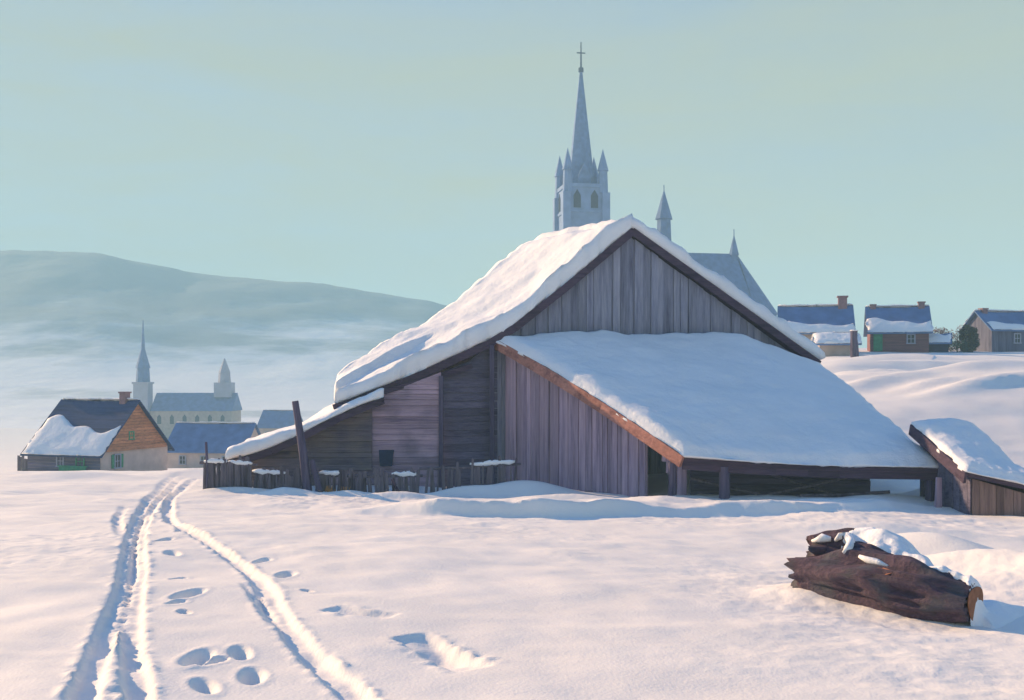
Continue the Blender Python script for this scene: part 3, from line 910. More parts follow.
# ------------------------------------------------------------------ fallen log in the near snow
LA, LB = P(806, 575, 13.75), P(974, 603, 12.15)
lg = thing('fallen_log', 'thick dark fallen log with a forked broken end, snow banked along its back', 'log', (4.9, 13.0, gz(4.9, 13.0)))


def rough_tube(path, radii, n=28, seg=40, seed=0, amp=0.12, flat=1.0, rag=.16):
    f = polyrow(path); vs = []; fs = []
    for i in range(seg + 1):
        t = i / seg; p = f(t); d = (f(min(1, t + .02)) - f(max(0, t - .02))).normalized()
        a = d.cross(Vector((0, 0, 1))).normalized(); b = a.cross(d)
        r = np.interp(t, np.linspace(0, 1, len(radii)), radii)
        for k in range(n):
            th = 2 * math.pi * k / n
            q = 1 + amp * (1.4 * mnoise.noise(Vector((math.cos(th) * 1.6, math.sin(th) * 1.6, t * 3.0 + seed))) + 0.6 * mnoise.noise(Vector((math.cos(th) * 5, math.sin(th) * 5, t * 5 + seed * 3))) + 0.45 * mnoise.noise(Vector((math.cos(th) * 9, math.sin(th) * 9, t * 2.2 + seed * 5))))
            e_ = max(0, 1 - t * 14) * rag * (mnoise.noise(Vector((math.cos(th) * 2.4, math.sin(th) * 2.4, seed * 7.7))) + .5 * mnoise.noise(Vector((math.cos(th) * 7, math.sin(th) * 7, seed))))
            vs.append(p + d * e_ + (a * math.cos(th) + b * math.sin(th) * flat) * r * q)
    for i in range(seg):
        for k in range(n): fs.append((i * n + k, i * n + (k + 1) % n, (i + 1) * n + (k + 1) % n, (i + 1) * n + k))
    m = MB(); m.add(vs, fs)
    for end in (0, seg):
        ring = vs[end * n:(end + 1) * n]; c = sum(ring, Vector()) / n
        inner = [c + (v - c) * .55 + (f(.5) - c).normalized() * random.uniform(-.02, .06) for v in ring]
        o = len(m.v); m.v += ring + inner + [c + (f(.5) - c).normalized() * .05]
        for k in range(n):
            m.f.append([o + k, o + (k + 1) % n, o + n + (k + 1) % n, o + n + k]); m.f.append([o + n + k, o + n + (k + 1) % n, o + 2 * n])
    return m


tubes = [rough_tube([P(796, 574, 13.85), LA, LA.lerp(LB, .2) + Vector((0, .02, .03)), LA.lerp(LB, .45) + Vector((0, .05, .05)), LA.lerp(LB, .75) + Vector((0, 0, .0)), LB], [.22, .27, .33, .38, .38, .33, .24], seed=1, amp=.30, seg=110, n=64),
         rough_tube([P(811, 549, 14.25), P(828, 549, 14.2), P(862, 556, 13.95), P(925, 580, 13.3)], [.20, .26, .31, .33, .22], seed=4, seg=60, amp=.34, n=48),
         rough_tube([P(836, 562, 13.55), P(856, 553, 13.5), P(892, 567, 13.2), P(936, 586, 12.9)], [.09, .17, .17, .07], seed=9, seg=50, amp=.35, n=36)]
from mathutils.bvhtree import BVHTree
trees_ = [BVHTree.FromPolygons([tuple(v) for v in t.v], t.f) for t in tubes]
tubes[0].build('trunk', 'log_bark', lg, True); tubes[1].build('limb', 'log_bark', lg, True); tubes[2].build('limb', 'log_bark', lg, True)
m = MB()
d = (LB - LA).normalized(); a = d.cross(Vector((0, 0, 1))).normalized(); b = a.cross(d)
m.prism([LB + d * .012 + (a * math.cos(t) + b * math.sin(t)) * .21 * (1 + .08 * math.sin(3 * t)) for t in np.linspace(0, 2 * math.pi, 20, endpoint=False)], d * .012)
m.build('cut_end', 'cut_wood', lg)
# a pale split in the bark
def on_log(px_, py_):
    o_ = Vector((0, 0, EYE)); dr = P(px_, py_, 10.0) - o_
    best = None
    for t in trees_:
        h = t.ray_cast(o_, dr.normalized())
        if h[0] is not None and (best is None or h[3] < best[3]): best = h
    return best
pts = [(864, 567), (872, 564.5), (882, 566), (895, 572), (884, 574.5), (872, 573)]
hit = [on_log(*p) for p in pts]
if all(hit):
    m = MB(); m.prism([h[0] + h[1] * .012 for h in hit], Vector((0, .1, -.04))); m.build('split_wood', 'cut_wood', lg)
# snow banked over the log's back, running down to the ground behind it
def snow_bank():
    U_ = Vector((LB.x - LA.x, LB.y - LA.y, 0)); L_ = U_.length; U_.normalize(); V_ = Vector((-U_.y, U_.x, 0))
    nu, nv = 150, 90; H = np.zeros((nu + 1, nv + 1)); G = np.zeros_like(H); XY = {}
    us = np.linspace(.12 * L_, L_ + .30, nu + 1); vs_ = np.linspace(-.30, 1.25, nv + 1)
    for i, u in enumerate(us):
        for j, v in enumerate(vs_):
            q = LA + U_ * u + V_ * v; XY[i, j] = (q.x, q.y); q.z = 20
            g = gz(q.x, q.y); h = g
            for t in trees_:
                r = t.ray_cast(q, Vector((0, 0, -1)))
                if r[0] is not None: h = max(h, r[0].z)
            H[i, j] = h; G[i, j] = g
    B = H.copy()
    for _ in range(26):
        Pd = np.pad(B, 1, mode='edge'); B = (Pd[:-2, 1:-1] + Pd[2:, 1:-1] + Pd[1:-1, :-2] + Pd[1:-1, 2:] + 2 * B) / 6
    B = np.maximum(B, .6 * H + .4 * B)
    m = MB(); id_ = {}
    for i, u in enumerate(us):
        tu = u / L_
        vf = np.interp(tu, [.1, .3, .55, .8, 1.0, 1.1], [.50, .36, .20, .04, -.06, -.10]) + .10 * mnoise.noise(Vector((u * 3.1, 1.7, 0))) + .06 * mnoise.noise(Vector((u * 8, 4.7, 0)))
        for j, v in enumerate(vs_):
            k = min(1, (v - vf) / .16, (1.22 - v) / .5, (u - us[0]) / .35 + .02, (us[-1] - u) / .30 + .02)
            if k < -.12: continue
            t_ = .15 * max(0, k) ** .55 + .03 * mnoise.noise(Vector((u * 4, v * 4, 9.0))) * max(0, k)
            z = H[i, j] * (1 - min(1, max(0, k) * 1.6)) + B[i, j] * min(1, max(0, k) * 1.6) + t_ - .035 + min(0, k) * .25
            id_[i, j] = len(m.v); m.v.append(Vector((*XY[i, j], z)))
    for (i, j) in list(id_):
        if all(c in id_ for c in ((i + 1, j), (i + 1, j + 1), (i, j + 1))): m.f.append([id_[i, j], id_[i + 1, j], id_[i + 1, j + 1], id_[i, j + 1]])
    m.build('snow_bank', 'roof_snow', lg, True)


snow_bank()
for path, rr in (([(835, 541), (840, 536), (847, 536), (851, 542), (848, 549), (843, 553)], (.02, .05, .06, .055, .05, .02)), ([(859, 556), (867, 560), (877, 562), (888, 566)], (.02, .045, .04, .015)), ([(812, 541), (822, 538), (831, 539)], (.02, .06, .03))):
    hs = [on_log(*p) for p in path]
    hs = [h for h in hs if h]
    if len(hs) >= 3:
        m = MB(); m.pole([h[0] for h in hs], list(rr[:len(hs)]), 10, .15); m.build('snow_patch', 'roof_snow', lg, True)


# ------------------------------------------------------------------ houses
def gabled_house(name, label, cat, loc, rz, L, D, wh, rh, wall, roofm, gable=None, snow=None, chimney=None, openings=(), over=.3, group=None, lower=None):
    """ridge along local x; front faces -y. openings: (face, along, up, w, h, kind)"""
    root = thing(name, label, cat, loc, rz, group)
    hx, hy = L / 2, D / 2
    m = MB(); m.box((0, 0, wh / 2 - .5), (L, D, wh + 1)); m.build('wall', wall, root, world=False)
    for sx in (-1, 1):
        m = MB()
        if gable:      # lying boards for the gable triangle
            n = max(4, int(rh / .22))
            for k in range(n):
                z0, z1 = rh * k / n, rh * (k + .93) / n; y0, y1 = hy * (1 - z0 / rh), hy * (1 - z1 / rh)
                m.prism([Vector((sx * hx, -y0, wh + z0)), Vector((sx * hx, y0, wh + z0)), Vector((sx * hx, y1, wh + z1)), Vector((sx * hx, -y1, wh + z1))], (sx * (.05 + .02 * random.random()), 0, 0))
        else:
            m.prism([Vector((sx * (hx - .002), -hy, wh)), Vector((sx * (hx - .002), hy, wh)), Vector((sx * (hx - .002), 0, wh + rh))], (-sx * .06, 0, 0))
        m.build('gable', gable or wall, root, world=False)
    sl = rh / hy; ed = over
    def rf(sy): return bilin((-hx - ed, sy * (hy + ed), wh - sl * ed + .05), (hx + ed, sy * (hy + ed), wh - sl * ed + .05), (hx + ed, 0, wh + rh + .05), (-hx - ed, 0, wh + rh + .05))
    m = MB()
    for sy in (-1, 1): deck(m, (lambda f: (lambda u, v: f(u, v) + Vector((0, 0, -.12 * math.sin(math.pi * u) * v))))(rf(sy)), 6, 4, .12)
    ro = m.build('roof', roofm, root, world=False)
    if snow:
        for (sy, u0, u1, v0, v1, T) in snow:
            f = rf(sy)
            fn = lambda u, v: f(u0 + (u1 - u0) * u, v0 + (v1 - v0) * v * (1 + .22 * math.sin(u * 5 + 1) + .10 * math.sin(u * 13))) if v1 < .95 else f(u0 + (u1 - u0) * u, v0 + (v1 - v0) * v)
            M = Matrix.LocRotScale(root.location, root.rotation_euler, None)
            snow_slab(lambda u, v: M @ (fn(u, v) + Vector((0, 0, .02))), 30, 14, T, edge=.5, bulge=.05, seed=int(L * 7 + sy), lump=.08, wob=.15, low=.4, parent=ro)
    if chimney:
        for (cx, cw, ch) in ([chimney] if isinstance(chimney[0], (int, float)) else chimney):
            m = MB(); m.box((cx, 0, wh + rh + ch / 2 - .3), (cw, cw, ch + .6)); m.box((cx, 0, wh + rh + ch), (cw * 1.25, cw * 1.25, .12)); m.build('chimney', 'brick', ro, world=False)
    for (face, al, up, w, h, kind) in openings:
        ctr, rot = {'front': (Vector((al, -hy, up)), 0), 'right': (Vector((hx, al, up)), math.pi / 2), 'left': (Vector((-hx, al, up)), -math.pi / 2)}[face]
        R = Matrix.Rotation(rot, 3, 'Z')
        def bx(mb_, cx, cz, sx, sz, dp, th): mb_.box(ctr + R @ Vector((cx, -dp, cz)), (sx, th, sz), R)
        if kind == 'door':
            m = MB(); bx(m, 0, 0, w, h, .04, .08); dr = m.build('door', 'green_paint', root, world=False)
            m = MB(); bx(m, w * .32, 0, .06, .06, .1, .06); m.build('handle', 'dark_paint', dr, world=False); continue
        if kind == 'shutter_pair':
            for sx in (-1, 1):
                m = MB()
                bx(m, sx * (w * .75), 0, w * .46, h, .05, .06); m.build('shutter', 'green_paint', root, world=False)
        m = MB(); t = .09
        bx(m, -w / 2, 0, t, h, .05, .1); bx(m, w / 2, 0, t, h, .05, .1); bx(m, 0, h / 2, w + t, t, .052, .1); bx(m, 0, -h / 2, w + t + .06, t, .06, .14)
        bx(m, 0, 0, .05, h, .04, .05); bx(m, 0, 0, w, .05, .042, .05)
        wd = m.build('window', {'green': 'green_paint'}.get(kind, 'pale_stone'), root, world=False)
        m = MB(); bx(m, 0, 0, w - .02, h - .02, .012, .02); m.build('pane', 'window_glass', wd, world=False)
    return root


def foot(px, py, Y, dz=0.0):
    p = P(px, py, Y); return (p.x, p.y, gz(p.x, p.y) + dz)


# cottage on the left: gable of orange boards, its sunlit warmth put into their colour
ch = gabled_house('cottage', 'low cottage with orange boarded gable, green shutters and patchy snow on a dark roof', 'house', foot(100, 470, 78), math.radians(-19), 6.6, 7.4, 1.75, 3.6, 'pink_plaster', 'shingle',
    gable='orange_boards', snow=((-1, .03, .98, .0, .52, .20), (1, .02, .98, 0, 1, .25)), chimney=(2.3, .55, .6),
    openings=(('right', -2.05, .95, .62, 1.0, 'shutter_pair'), ('right', -.55, 2.75, .5, .55, 'green'), ('front', 1.5, 1.0, .7, .8, 'green'), ('front', -.3, 1.0, .6, .8, 'plain')), over=.38)
# cornice strip and dark log front
m = MB(); m.box((3.3 + .09, 0, 1.83), (.18, 6.7, .30)); m.build('cornice', 'orange_boards', ch, world=False)
m = MB(); 
for k in range(8): m.box((-.05, -3.7 - .005 - .01 * random.random(), .12 + k * .215), (6.56, .06, .2))
m.build('log_front', 'dark_boards', ch, world=False)
m = MB(); m.box((1.2, -4.2, .35), (2.4, .06, .55)); m.box((1.2, -4.2, .68), (2.6, .12, .08))
for k in range(4): m.box((0.1 + k * .75, -4.2, .2), (.08, .08, 1.0))
m.build('porch_rail', 'green_paint', ch, world=False)
m = MB()
for k in range(9): m.box((-4.6 + k * .2, -3.3 + random.uniform(-.03, .03), .4 + random.uniform(-.1, .15)), (.196, .05, 1.5 + random.uniform(-.3, .3)))
sp = m.build('board_screen', 'picket_wood', ch, world=False)

# valley houses
gabled_house('house', 'long low house with blue-grey roof behind the dense pickets, beside the cottage', 'house', foot(216, 468, 112), math.radians(-8), 8.6, 6.0, 2.1, 2.7, 'pink_plaster', 'slate',
    snow=((1, .02, .98, 0, 1, .25),), openings=(('front', -2.4, 1.0, .7, .9, 'plain'), ('front', 0, 1.0, .7, .9, 'plain'), ('front', 2.4, 1.0, .7, .9, 'plain')))
gabled_house('house', 'small blue-roofed house in the valley just above the wing roof snow', 'house', foot(281, 438, 200), math.radians(-10), 6.8, 6, 4.0, 3.0, 'tan_plaster', 'slate', snow=((1, .02, .98, 0, 1, .25),),
    openings=(('front', -1.6, 2.4, .8, 1.2, 'plain'), ('front', 1.6, 2.4, .8, 1.2, 'plain')))
# houses on the rise
gabled_house('house', 'blue-roofed house on the rise nearest the church apse, snow on its lower roof', 'house', foot(815, 349, 86), math.radians(-14), 5.5, 5.0, 1.9, 2.15, 'tan_plaster', 'slate', snow=((-1, .02, .98, 0, .30, .16), (1, .02, .98, 0, 1, .25)), chimney=(2.2, .7, .75),
    openings=(('front', -1.4, 1.0, .6, .8, 'plain'), ('front', 1.2, 1.0, .6, .8, 'plain'), ('right', 0, 1.1, .6, .8, 'plain')))
gabled_house('house', 'purple-walled house on the rise with a green door and two ridge chimneys', 'house', foot(897, 352, 88), math.radians(-16), 4.6, 4.8, 1.75, 2.1, 'purple_boards', 'slate', snow=((-1, .02, .98, 0, .40, .18), (1, .02, .98, 0, 1, .25)), chimney=((1.95, .5, .35), (-1.95, .45, .2)),
    openings=(('front', -1.7, .75, .72, 1.5, 'door'), ('front', .9, 1.0, .6, .75, 'plain'), ('right', .0, 1.0, .6, .8, 'plain')))
gabled_house('hut', 'tiny dark hut tucked beside the purple house', 'hut', foot(936, 351, 86), math.radians(-25), 1.9, 1.7, .9, .65, 'dark_paint', 'slate', snow=((-1, .05, .95, 0, .9, .12),))
# snow-roofed lean building below the blue-roofed house
gabled_house('hut', 'low tan outbuilding with a wavy snow roof in front of the blue-roofed house', 'hut', foot(836, 352, 78), math.radians(-10), 2.7, 2.4, .95, .6, 'tan_plaster', 'slate', snow=((-1, .0, 1, 0, 1, .22), (1, .0, 1, 0, 1, .22)))
pole_thing('gate_post', 'blue-grey post with a snow cap between the two houses on the rise', 855, 360, 854, 331, 72, .30, .24, snow=True, mat='dark_post')


# ------------------------------------------------------------------ churches
def pyramid(m, c, r, h, n=8, rot=0.0, r1=0.0):
    c = Vector(c); b = [c + Vector((r * math.cos(rot + 2 * math.pi * k / n), r * math.sin(rot + 2 * math.pi * k / n), 0)) for k in range(n)]
    if r1 <= 0: return m.add(b + [c + Vector((0, 0, h))], [list(range(n))[::-1]] + [(k, (k + 1) % n, n) for k in range(n)])
    t = [c + Vector((r1 * math.cos(rot + 2 * math.pi * k / n), r1 * math.sin(rot + 2 * math.pi * k / n), h)) for k in range(n)]
    return m.add(b + t, [list(range(n))[::-1], list(range(n, 2 * n))] + [(k, (k + 1) % n, n + (k + 1) % n, n + k) for k in range(n)])


YC = 200.0
def zc(py, Y=YC): return (HOR - py) / F * Y + EYE
bx_, by_ = (581 - 512) / F * YC, YC
gzc = ground(bx_, by_)
church = thing('church', 'large blue-grey stone church behind the barn with a tall pinnacled spire and slender ridge turrets', 'church', (bx_, by_, gzc), 0)
R0 = math.radians(10); RM = Matrix.Rotation(R0, 3, 'Z'); O = Vector((bx_, by_, 0))
def loc(x, y, z): return O + RM @ Vector((x, y, 0)) + Vector((0, 0, z))
px = YC / F
m = MB(); tw = 43 * px * .92
zt, zb = zc(188), gzc - 1
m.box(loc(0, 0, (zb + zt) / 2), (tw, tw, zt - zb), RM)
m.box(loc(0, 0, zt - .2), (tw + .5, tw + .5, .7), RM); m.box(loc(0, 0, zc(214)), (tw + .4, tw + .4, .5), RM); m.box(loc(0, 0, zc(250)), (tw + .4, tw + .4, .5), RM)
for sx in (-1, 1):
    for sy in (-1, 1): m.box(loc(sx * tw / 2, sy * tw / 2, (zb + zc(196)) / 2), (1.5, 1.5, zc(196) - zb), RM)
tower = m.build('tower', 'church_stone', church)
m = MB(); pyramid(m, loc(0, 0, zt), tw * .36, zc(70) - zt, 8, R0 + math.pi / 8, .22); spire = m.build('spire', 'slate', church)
m = MB(); zz = zc(70); m.pole([loc(0, 0, zz - .3), loc(0, 0, zc(42))], [.20, .10], 8); m.bar(loc(-.85, 0, zc(53)), loc(.85, 0, zc(53)), .2); pyramid(m, loc(0, 0, zc(72)), .5, .8, 8, 0, .5); m.build('cross', 'metal_cross', spire)
for sx in (-1, 1):
    for sy in (-1, 1):
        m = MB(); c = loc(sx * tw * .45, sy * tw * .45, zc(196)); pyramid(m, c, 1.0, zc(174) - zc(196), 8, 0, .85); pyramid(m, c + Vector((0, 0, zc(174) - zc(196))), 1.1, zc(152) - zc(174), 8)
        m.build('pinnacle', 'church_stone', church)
# dormer gables at the foot of the spire
for k in range(4):
    an = R0 + k * math.pi / 2; dx, dy = math.cos(an), math.sin(an); c = O + Vector((dx * tw * .38, dy * tw * .38, zt)); s_ = Vector((-dy, dx, 0))
    m = MB(); m.prism([c - s_ * 1.2, c + s_ * 1.2, c + s_ * 1.2 + Vector((0, 0, 2.0)), c + Vector((0, 0, 4.4)), c - s_ * 1.2 + Vector((0, 0, 2.0))], Vector((-dx, -dy, 0)) * 2.5); m.build('gablet', 'slate', spire)
# belfry openings
for k in range(4):
    an = R0 + k * math.pi / 2; dx, dy = math.cos(an), math.sin(an); s_ = Vector((-dy, dx, 0))
    for q in (-1, 1):
        c = O + Vector((dx * (tw / 2 + .02), dy * (tw / 2 + .02), 0)) + s_ * (1.7 * q)
        m = MB(); m.prism([c - s_ * .7 + Vector((0, 0, zc(211))), c + s_ * .7 + Vector((0, 0, zc(211))), c + s_ * .7 + Vector((0, 0, zc(199))), c + Vector((0, 0, zc(193))), c - s_ * .7 + Vector((0, 0, zc(199)))], Vector((-dx, -dy, 0)) * .3 + Vector((dx, dy, 0)) * .36)
        m.build('belfry_opening', 'dark_paint', tower)
# nave, transept and apse
x1, x2 = 3, (757 - 581) * px; zr = zc(248); ze = zc(312); hw = 8.0; yc = 3.5
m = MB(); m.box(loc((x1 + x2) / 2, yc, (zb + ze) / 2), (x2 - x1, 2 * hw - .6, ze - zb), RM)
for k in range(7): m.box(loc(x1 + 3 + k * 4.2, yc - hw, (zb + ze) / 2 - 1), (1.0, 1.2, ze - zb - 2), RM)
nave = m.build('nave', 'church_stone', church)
m = MB()
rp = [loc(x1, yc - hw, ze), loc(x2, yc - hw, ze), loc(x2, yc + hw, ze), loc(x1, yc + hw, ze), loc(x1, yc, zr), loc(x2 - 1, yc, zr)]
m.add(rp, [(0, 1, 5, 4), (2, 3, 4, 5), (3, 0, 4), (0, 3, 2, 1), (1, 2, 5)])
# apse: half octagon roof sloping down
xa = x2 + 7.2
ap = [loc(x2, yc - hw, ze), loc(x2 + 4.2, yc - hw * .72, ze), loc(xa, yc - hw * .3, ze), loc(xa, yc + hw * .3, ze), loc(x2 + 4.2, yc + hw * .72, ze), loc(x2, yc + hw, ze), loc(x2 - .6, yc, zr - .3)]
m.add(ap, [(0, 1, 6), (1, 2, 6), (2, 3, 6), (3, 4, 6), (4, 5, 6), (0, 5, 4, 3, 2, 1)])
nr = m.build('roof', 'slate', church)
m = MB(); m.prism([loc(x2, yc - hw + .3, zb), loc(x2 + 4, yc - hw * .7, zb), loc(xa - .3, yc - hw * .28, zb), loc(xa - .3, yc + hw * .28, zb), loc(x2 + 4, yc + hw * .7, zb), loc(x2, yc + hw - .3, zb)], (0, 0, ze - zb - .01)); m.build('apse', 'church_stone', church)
for (pxx, top, base, r) in ((667, 183, 240, 1.75), (738, 227, 256, 1.05)):
    m = MB(); xx = (pxx - 581) * px * 1.075; c = loc(xx, yc, 0)
    z0, z1, z2 = zr - 1.5, zc((top + base) / 2 + 8), zc(top)
    if pxx == 667: z1 = zc(214)
    pyramid(m, c + Vector((0, 0, z0)), r, z1 - z0, 8, .2, r * .8); pyramid(m, c + Vector((0, 0, z1)), r * 1.05, (z2 - z1), 8, .2)
    m.bar(c + Vector((0, 0, z2 - .6)), c + Vector((0, 0, z2 + .9)), .16); m.build('ridge_turret', 'slate', nr)

# distant parish church in the valley
YD = 255.0
def zd(py): return zc(py, YD)
pd = YD / F
c0 = Vector(((143 - 512) * pd, YD, 0)); gd = ground(c0.x, c0.y) - 1
far_church = thing('church', 'hazy pale church in the valley with a slim bell tower at each end', 'church', (c0.x, c0.y, gd + 1))
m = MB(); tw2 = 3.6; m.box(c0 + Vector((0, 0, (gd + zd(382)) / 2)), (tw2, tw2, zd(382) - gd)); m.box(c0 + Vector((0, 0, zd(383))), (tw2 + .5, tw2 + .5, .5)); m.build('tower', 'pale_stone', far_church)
m = MB(); pyramid(m, c0 + Vector((0, 0, zd(382))), 1.7, zd(368) - zd(382), 8, .3, 1.5); pyramid(m, c0 + Vector((0, 0, zd(368))), 1.75, zd(350) - zd(368), 8, .3, .55); pyramid(m, c0 + Vector((0, 0, zd(350))), .5, zd(320) - zd(350), 8, .3, .08); m.build('spire', 'slate', far_church)
n0, n1 = c0.x + 2, (232 - 512) * pd
m = MB(); m.box(((n0 + n1) / 2, YD + 4, (gd + zd(411)) / 2), (n1 - n0, 9, zd(411) - gd)); m.build('nave', 'tan_plaster', far_church)
m = MB(); m.prism([Vector((n0, YD - .8, zd(411))), Vector((n0, YD + 8.8, zd(411))), Vector((n0, YD + 4, zd(393)))], (n1 - n0 + .3, 0, 0)); m.build('roof', 'slate', far_church)
for k in range(6):
    m = MB(); xx = n0 + (n1 - n0) * (k + .7) / 6.4; m.prism([Vector((xx - .5, YD - .53, zd(424))), Vector((xx + .5, YD - .53, zd(424))), Vector((xx + .5, YD - .53, zd(417))), Vector((xx, YD - .53, zd(414.5))), Vector((xx - .5, YD - .53, zd(417)))], (0, .2, 0)); m.build('window', 'dark_paint', far_church)
c1 = Vector(((220 - 512) * pd, YD + 4, 0))
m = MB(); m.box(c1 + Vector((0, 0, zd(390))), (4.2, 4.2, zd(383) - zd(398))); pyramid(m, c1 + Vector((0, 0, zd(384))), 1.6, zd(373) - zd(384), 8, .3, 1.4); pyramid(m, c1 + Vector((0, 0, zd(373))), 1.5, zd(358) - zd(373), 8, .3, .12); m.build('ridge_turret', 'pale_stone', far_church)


# ------------------------------------------------------------------ trees and shrubs on the rise
def leafy(name, label, cat, pxp, pyp, Y, h, r, n, mat, shape, trunk_r, group=None, leaf=.16):
    b = Vector(foot(pxp, pyp, Y))
    root = thing(name, label, cat, b, 0, group)
    m = MB(); m.pole([b - Vector((0, 0, .2)), b + Vector((.03, 0, h * .5)), b + Vector((.0, 0, h * .92))], [trunk_r, trunk_r * .6, .02], 7, .1)
    for k in range(14):
        z = h * random.uniform(.15, .8); a_ = random.uniform(0, 6.28); rr = r * random.uniform(.4, .8) * shape(z / h)
        m.pole([b + Vector((0, 0, z)), b + Vector((math.cos(a_) * rr, math.sin(a_) * rr, z + rr * .4))], [trunk_r * .35, .01], 5)
    m.build('trunk', 'bark_dark', root)
    m = MB(); cl = []
    for k in range(40 if n > 5000 else 22):
        z = random.uniform(.03, .96); a_ = random.uniform(0, 6.28); rr = r * shape(z) * random.uniform(.45, .95); cl.append((math.cos(a_) * rr, math.sin(a_) * rr, z * h, random.uniform(.22, .4) * r))
    for k in range(n):
        cx, cy, cz, cr = random.choice(cl)
        v = Vector((random.gauss(0, 1), random.gauss(0, 1), random.gauss(0, 1))).normalized() * cr * random.random() ** .4
        p = b + Vector((cx, cy, cz)) + v
        if p.z < b.z + .05: continue
        t1 = Vector((random.gauss(0, 1), random.gauss(0, 1), random.gauss(0, 1))).normalized(); t2 = t1.cross(Vector((random.gauss(0, 1), random.gauss(0, 1), random.gauss(0, 1)))).normalized()
        s_ = leaf * random.uniform(.6, 1.4)
        m.add([p, p + t1 * s_, p + t1 * s_ * .5 + t2 * s_ * .6], [(0, 1, 2)])
    m.build('crown', mat, root)
    return root


cone = lambda z: (1 - z) ** .6 * .95 + .12
full = lambda z: 1.0 if z < .45 else math.sqrt(max(0.03, 1 - ((z - .45) / .58) ** 2))
dome = lambda z: math.sqrt(max(0.02, 1 - (z - .35) ** 2 * 2.1))
leafy('cedar_tree', 'small dark bushy cedar against the corner of the dark house on the rise', 'tree', 969, 352, 86, 2.3, .75, 6000, 'cedar_green', full, .10, leaf=.16)
gabled_house('house', 'dark blue-grey house on the rise cut by the picture edge, cedar at its corner', 'house', foot(1000, 353, 89), math.radians(14), 4.6, 3.6, 2.0, 1.5, 'blue_boards', 'slate', snow=((-1, .05, .95, 0, .30, .12), (1, .02, .98, 0, 1, .2)), chimney=(-1.7, .5, .2),
    openings=(('front', 0.2, 1.1, .6, .8, 'plain'),))
leafy('shrub', 'round lilac bare shrub between the hut and the dark cedars', 'shrub', 957, 348, 92, 2.1, 1.1, 1500, 'twig_lilac', dome, .06, leaf=.11)
leafy('shrub', 'small lilac bare shrub behind the tiny hut', 'shrub', 940, 346, 95, 2.0, .9, 1300, 'twig_lilac', dome, .06, leaf=.11)
leafy('shrub', 'low green shrub in the snow before the lilac shrubs', 'shrub', 957, 350, 86, .8, 1.4, 1500, 'yew_green', dome, .05, leaf=.12)

# ------------------------------------------------------------------ air
def haze(density=0.0012):
    m = bpy.data.materials.new('haze_air'); m.use_nodes = True; nt = m.node_tree
    for n in list(nt.nodes): nt.nodes.remove(n)
    o = nt.nodes.new('ShaderNodeOutputMaterial'); v = nt.nodes.new('ShaderNodeVolumePrincipled')
    v.inputs['Color'].default_value = (0.47, 0.81, 0.94, 1); v.inputs['Density'].default_value = density
    nt.links.new(v.outputs[0], o.inputs['Volume'])
    MATS['haze_air'] = m
    lo, hi = float(GZ.min()) - 2.0, 122.0
    b = MB(); b.box((0, 380, (lo + hi) / 2), (3000, 2300, hi - lo))
    h = b.build('haze', 'haze_air'); h['kind'] = 'stuff'; h['label'] = 'pale blue winter haze filling the air'


haze()

# ------------------------------------------------------------------ light
SUN_EL, SUN_DIR = math.radians(18.6), Vector((-0.81, 0.59, 0)).normalized()
sd = SUN_DIR * math.cos(SUN_EL) + Vector((0, 0, math.sin(SUN_EL)))
sl = bpy.data.lights.new('sun', 'SUN'); sl.energy = 5.0; sl.angle = math.radians(0.6); sl.color = (1.0, 0.67, 0.37)
so = bpy.data.objects.new('sun', sl); COL.objects.link(so); so.rotation_euler = (-sd).to_track_quat('-Z', 'Y').to_euler(); so.location = (-40, 30, 60)
world = bpy.data.worlds.new('World'); SC.world = world; world.use_nodes = True
nt = world.node_tree; bg = nt.nodes['Background']
sky = nt.nodes.new('ShaderNodeTexSky'); sky.sky_type = 'NISHITA'; sky.sun_disc = False
sky.sun_elevation = SUN_EL; sky.sun_rotation = math.atan2(SUN_DIR.x, SUN_DIR.y) % (2 * math.pi)
sky.air_density = 1.0; sky.dust_density = 0.3; sky.ozone_density = 3.0
tc = N(nt, 'ShaderNodeTexCoord')
tint = N(nt, 'ShaderNodeMix', data_type='RGBA', blend_type='MULTIPLY'); tint.inputs[0].default_value = 1.0
nt.links.new(sky.outputs[0], tint.inputs[6]); tint.inputs[7].default_value = (0.37, 0.95, 1.60, 1)
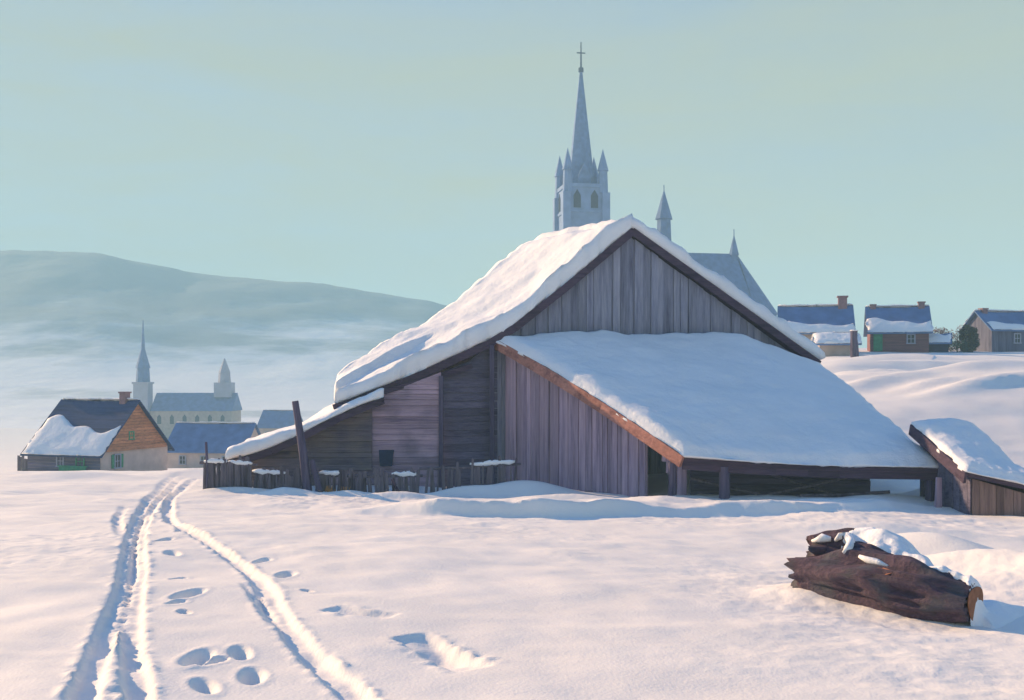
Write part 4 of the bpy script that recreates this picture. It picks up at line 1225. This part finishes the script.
# thin streaky veil of high cloud, thicker towards the horizon
sep = N(nt, 'ShaderNodeSeparateXYZ'); nt.links.new(tc.outputs['Generated'], sep.inputs[0])
mp = N(nt, 'ShaderNodeMapping'); mp.inputs['Scale'].default_value = (1.6, 1.6, 9.0); mp.inputs['Rotation'].default_value = (0.05, -0.16, 0.3)
nt.links.new(tc.outputs['Generated'], mp.inputs['Vector'])
cn = N(nt, 'ShaderNodeTexNoise'); cn.inputs['Scale'].default_value = 2.2; cn.inputs['Detail'].default_value = 9; cn.inputs['Roughness'].default_value = 0.6; cn.inputs['Distortion'].default_value = 0.4
nt.links.new(mp.outputs[0], cn.inputs['Vector'])
el = N(nt, 'ShaderNodeMapRange', interpolation_type='SMOOTHSTEP'); el.inputs['From Min'].default_value = 0.28; el.inputs['From Max'].default_value = 0.55
el.inputs['To Min'].default_value = 0.95; el.inputs['To Max'].default_value = 0.0
nt.links.new(sep.outputs['Z'], el.inputs['Value'])
cr = N(nt, 'ShaderNodeMapRange'); cr.inputs['From Min'].default_value = 0.3; cr.inputs['From Max'].default_value = 0.7; cr.inputs['To Min'].default_value = 0.86; cr.inputs['To Max'].default_value = 1.05
nt.links.new(cn.outputs['Fac'], cr.inputs['Value'])
fm = N(nt, 'ShaderNodeMath', operation='MULTIPLY', use_clamp=True); nt.links.new(el.outputs[0], fm.inputs[0]); nt.links.new(cr.outputs[0], fm.inputs[1])
veil = N(nt, 'ShaderNodeMix', data_type='RGBA'); nt.links.new(fm.outputs[0], veil.inputs[0])
nt.links.new(tint.outputs[2], veil.inputs[6]); 
vc = N(nt, 'ShaderNodeMix', data_type='RGBA'); vc.inputs[6].default_value = (2.85, 3.38, 2.86, 1); vc.inputs[7].default_value = (3.08, 3.42, 2.76, 1)
nt.links.new(cr.outputs[0], vc.inputs[0]); nt.links.new(vc.outputs[2], veil.inputs[7])
nt.links.new(veil.outputs[2], bg.inputs['Color']); bg.inputs['Strength'].default_value = 0.070

# ------------------------------------------------------------------ camera
cam = bpy.data.cameras.new('camera'); cam.sensor_width = 36; cam.lens = 36; cam.clip_end = 6000; cam.clip_start = 0.1
cam.shift_y = (HOR - 350) / 1024.0
co = bpy.data.objects.new('camera', cam); COL.objects.link(co); co.location = (0, 0, EYE); co.rotation_euler = (math.pi / 2, 0, 0)
SC.camera = co
SC.view_settings.view_transform = 'Standard'; SC.view_settings.look = 'None'; SC.view_settings.exposure = 1.09; SC.view_settings.gamma = 1.0
SC.cycles.use_denoising = True
SC.cycles.volume_bounces = 1
SC.cycles.max_bounces = 8
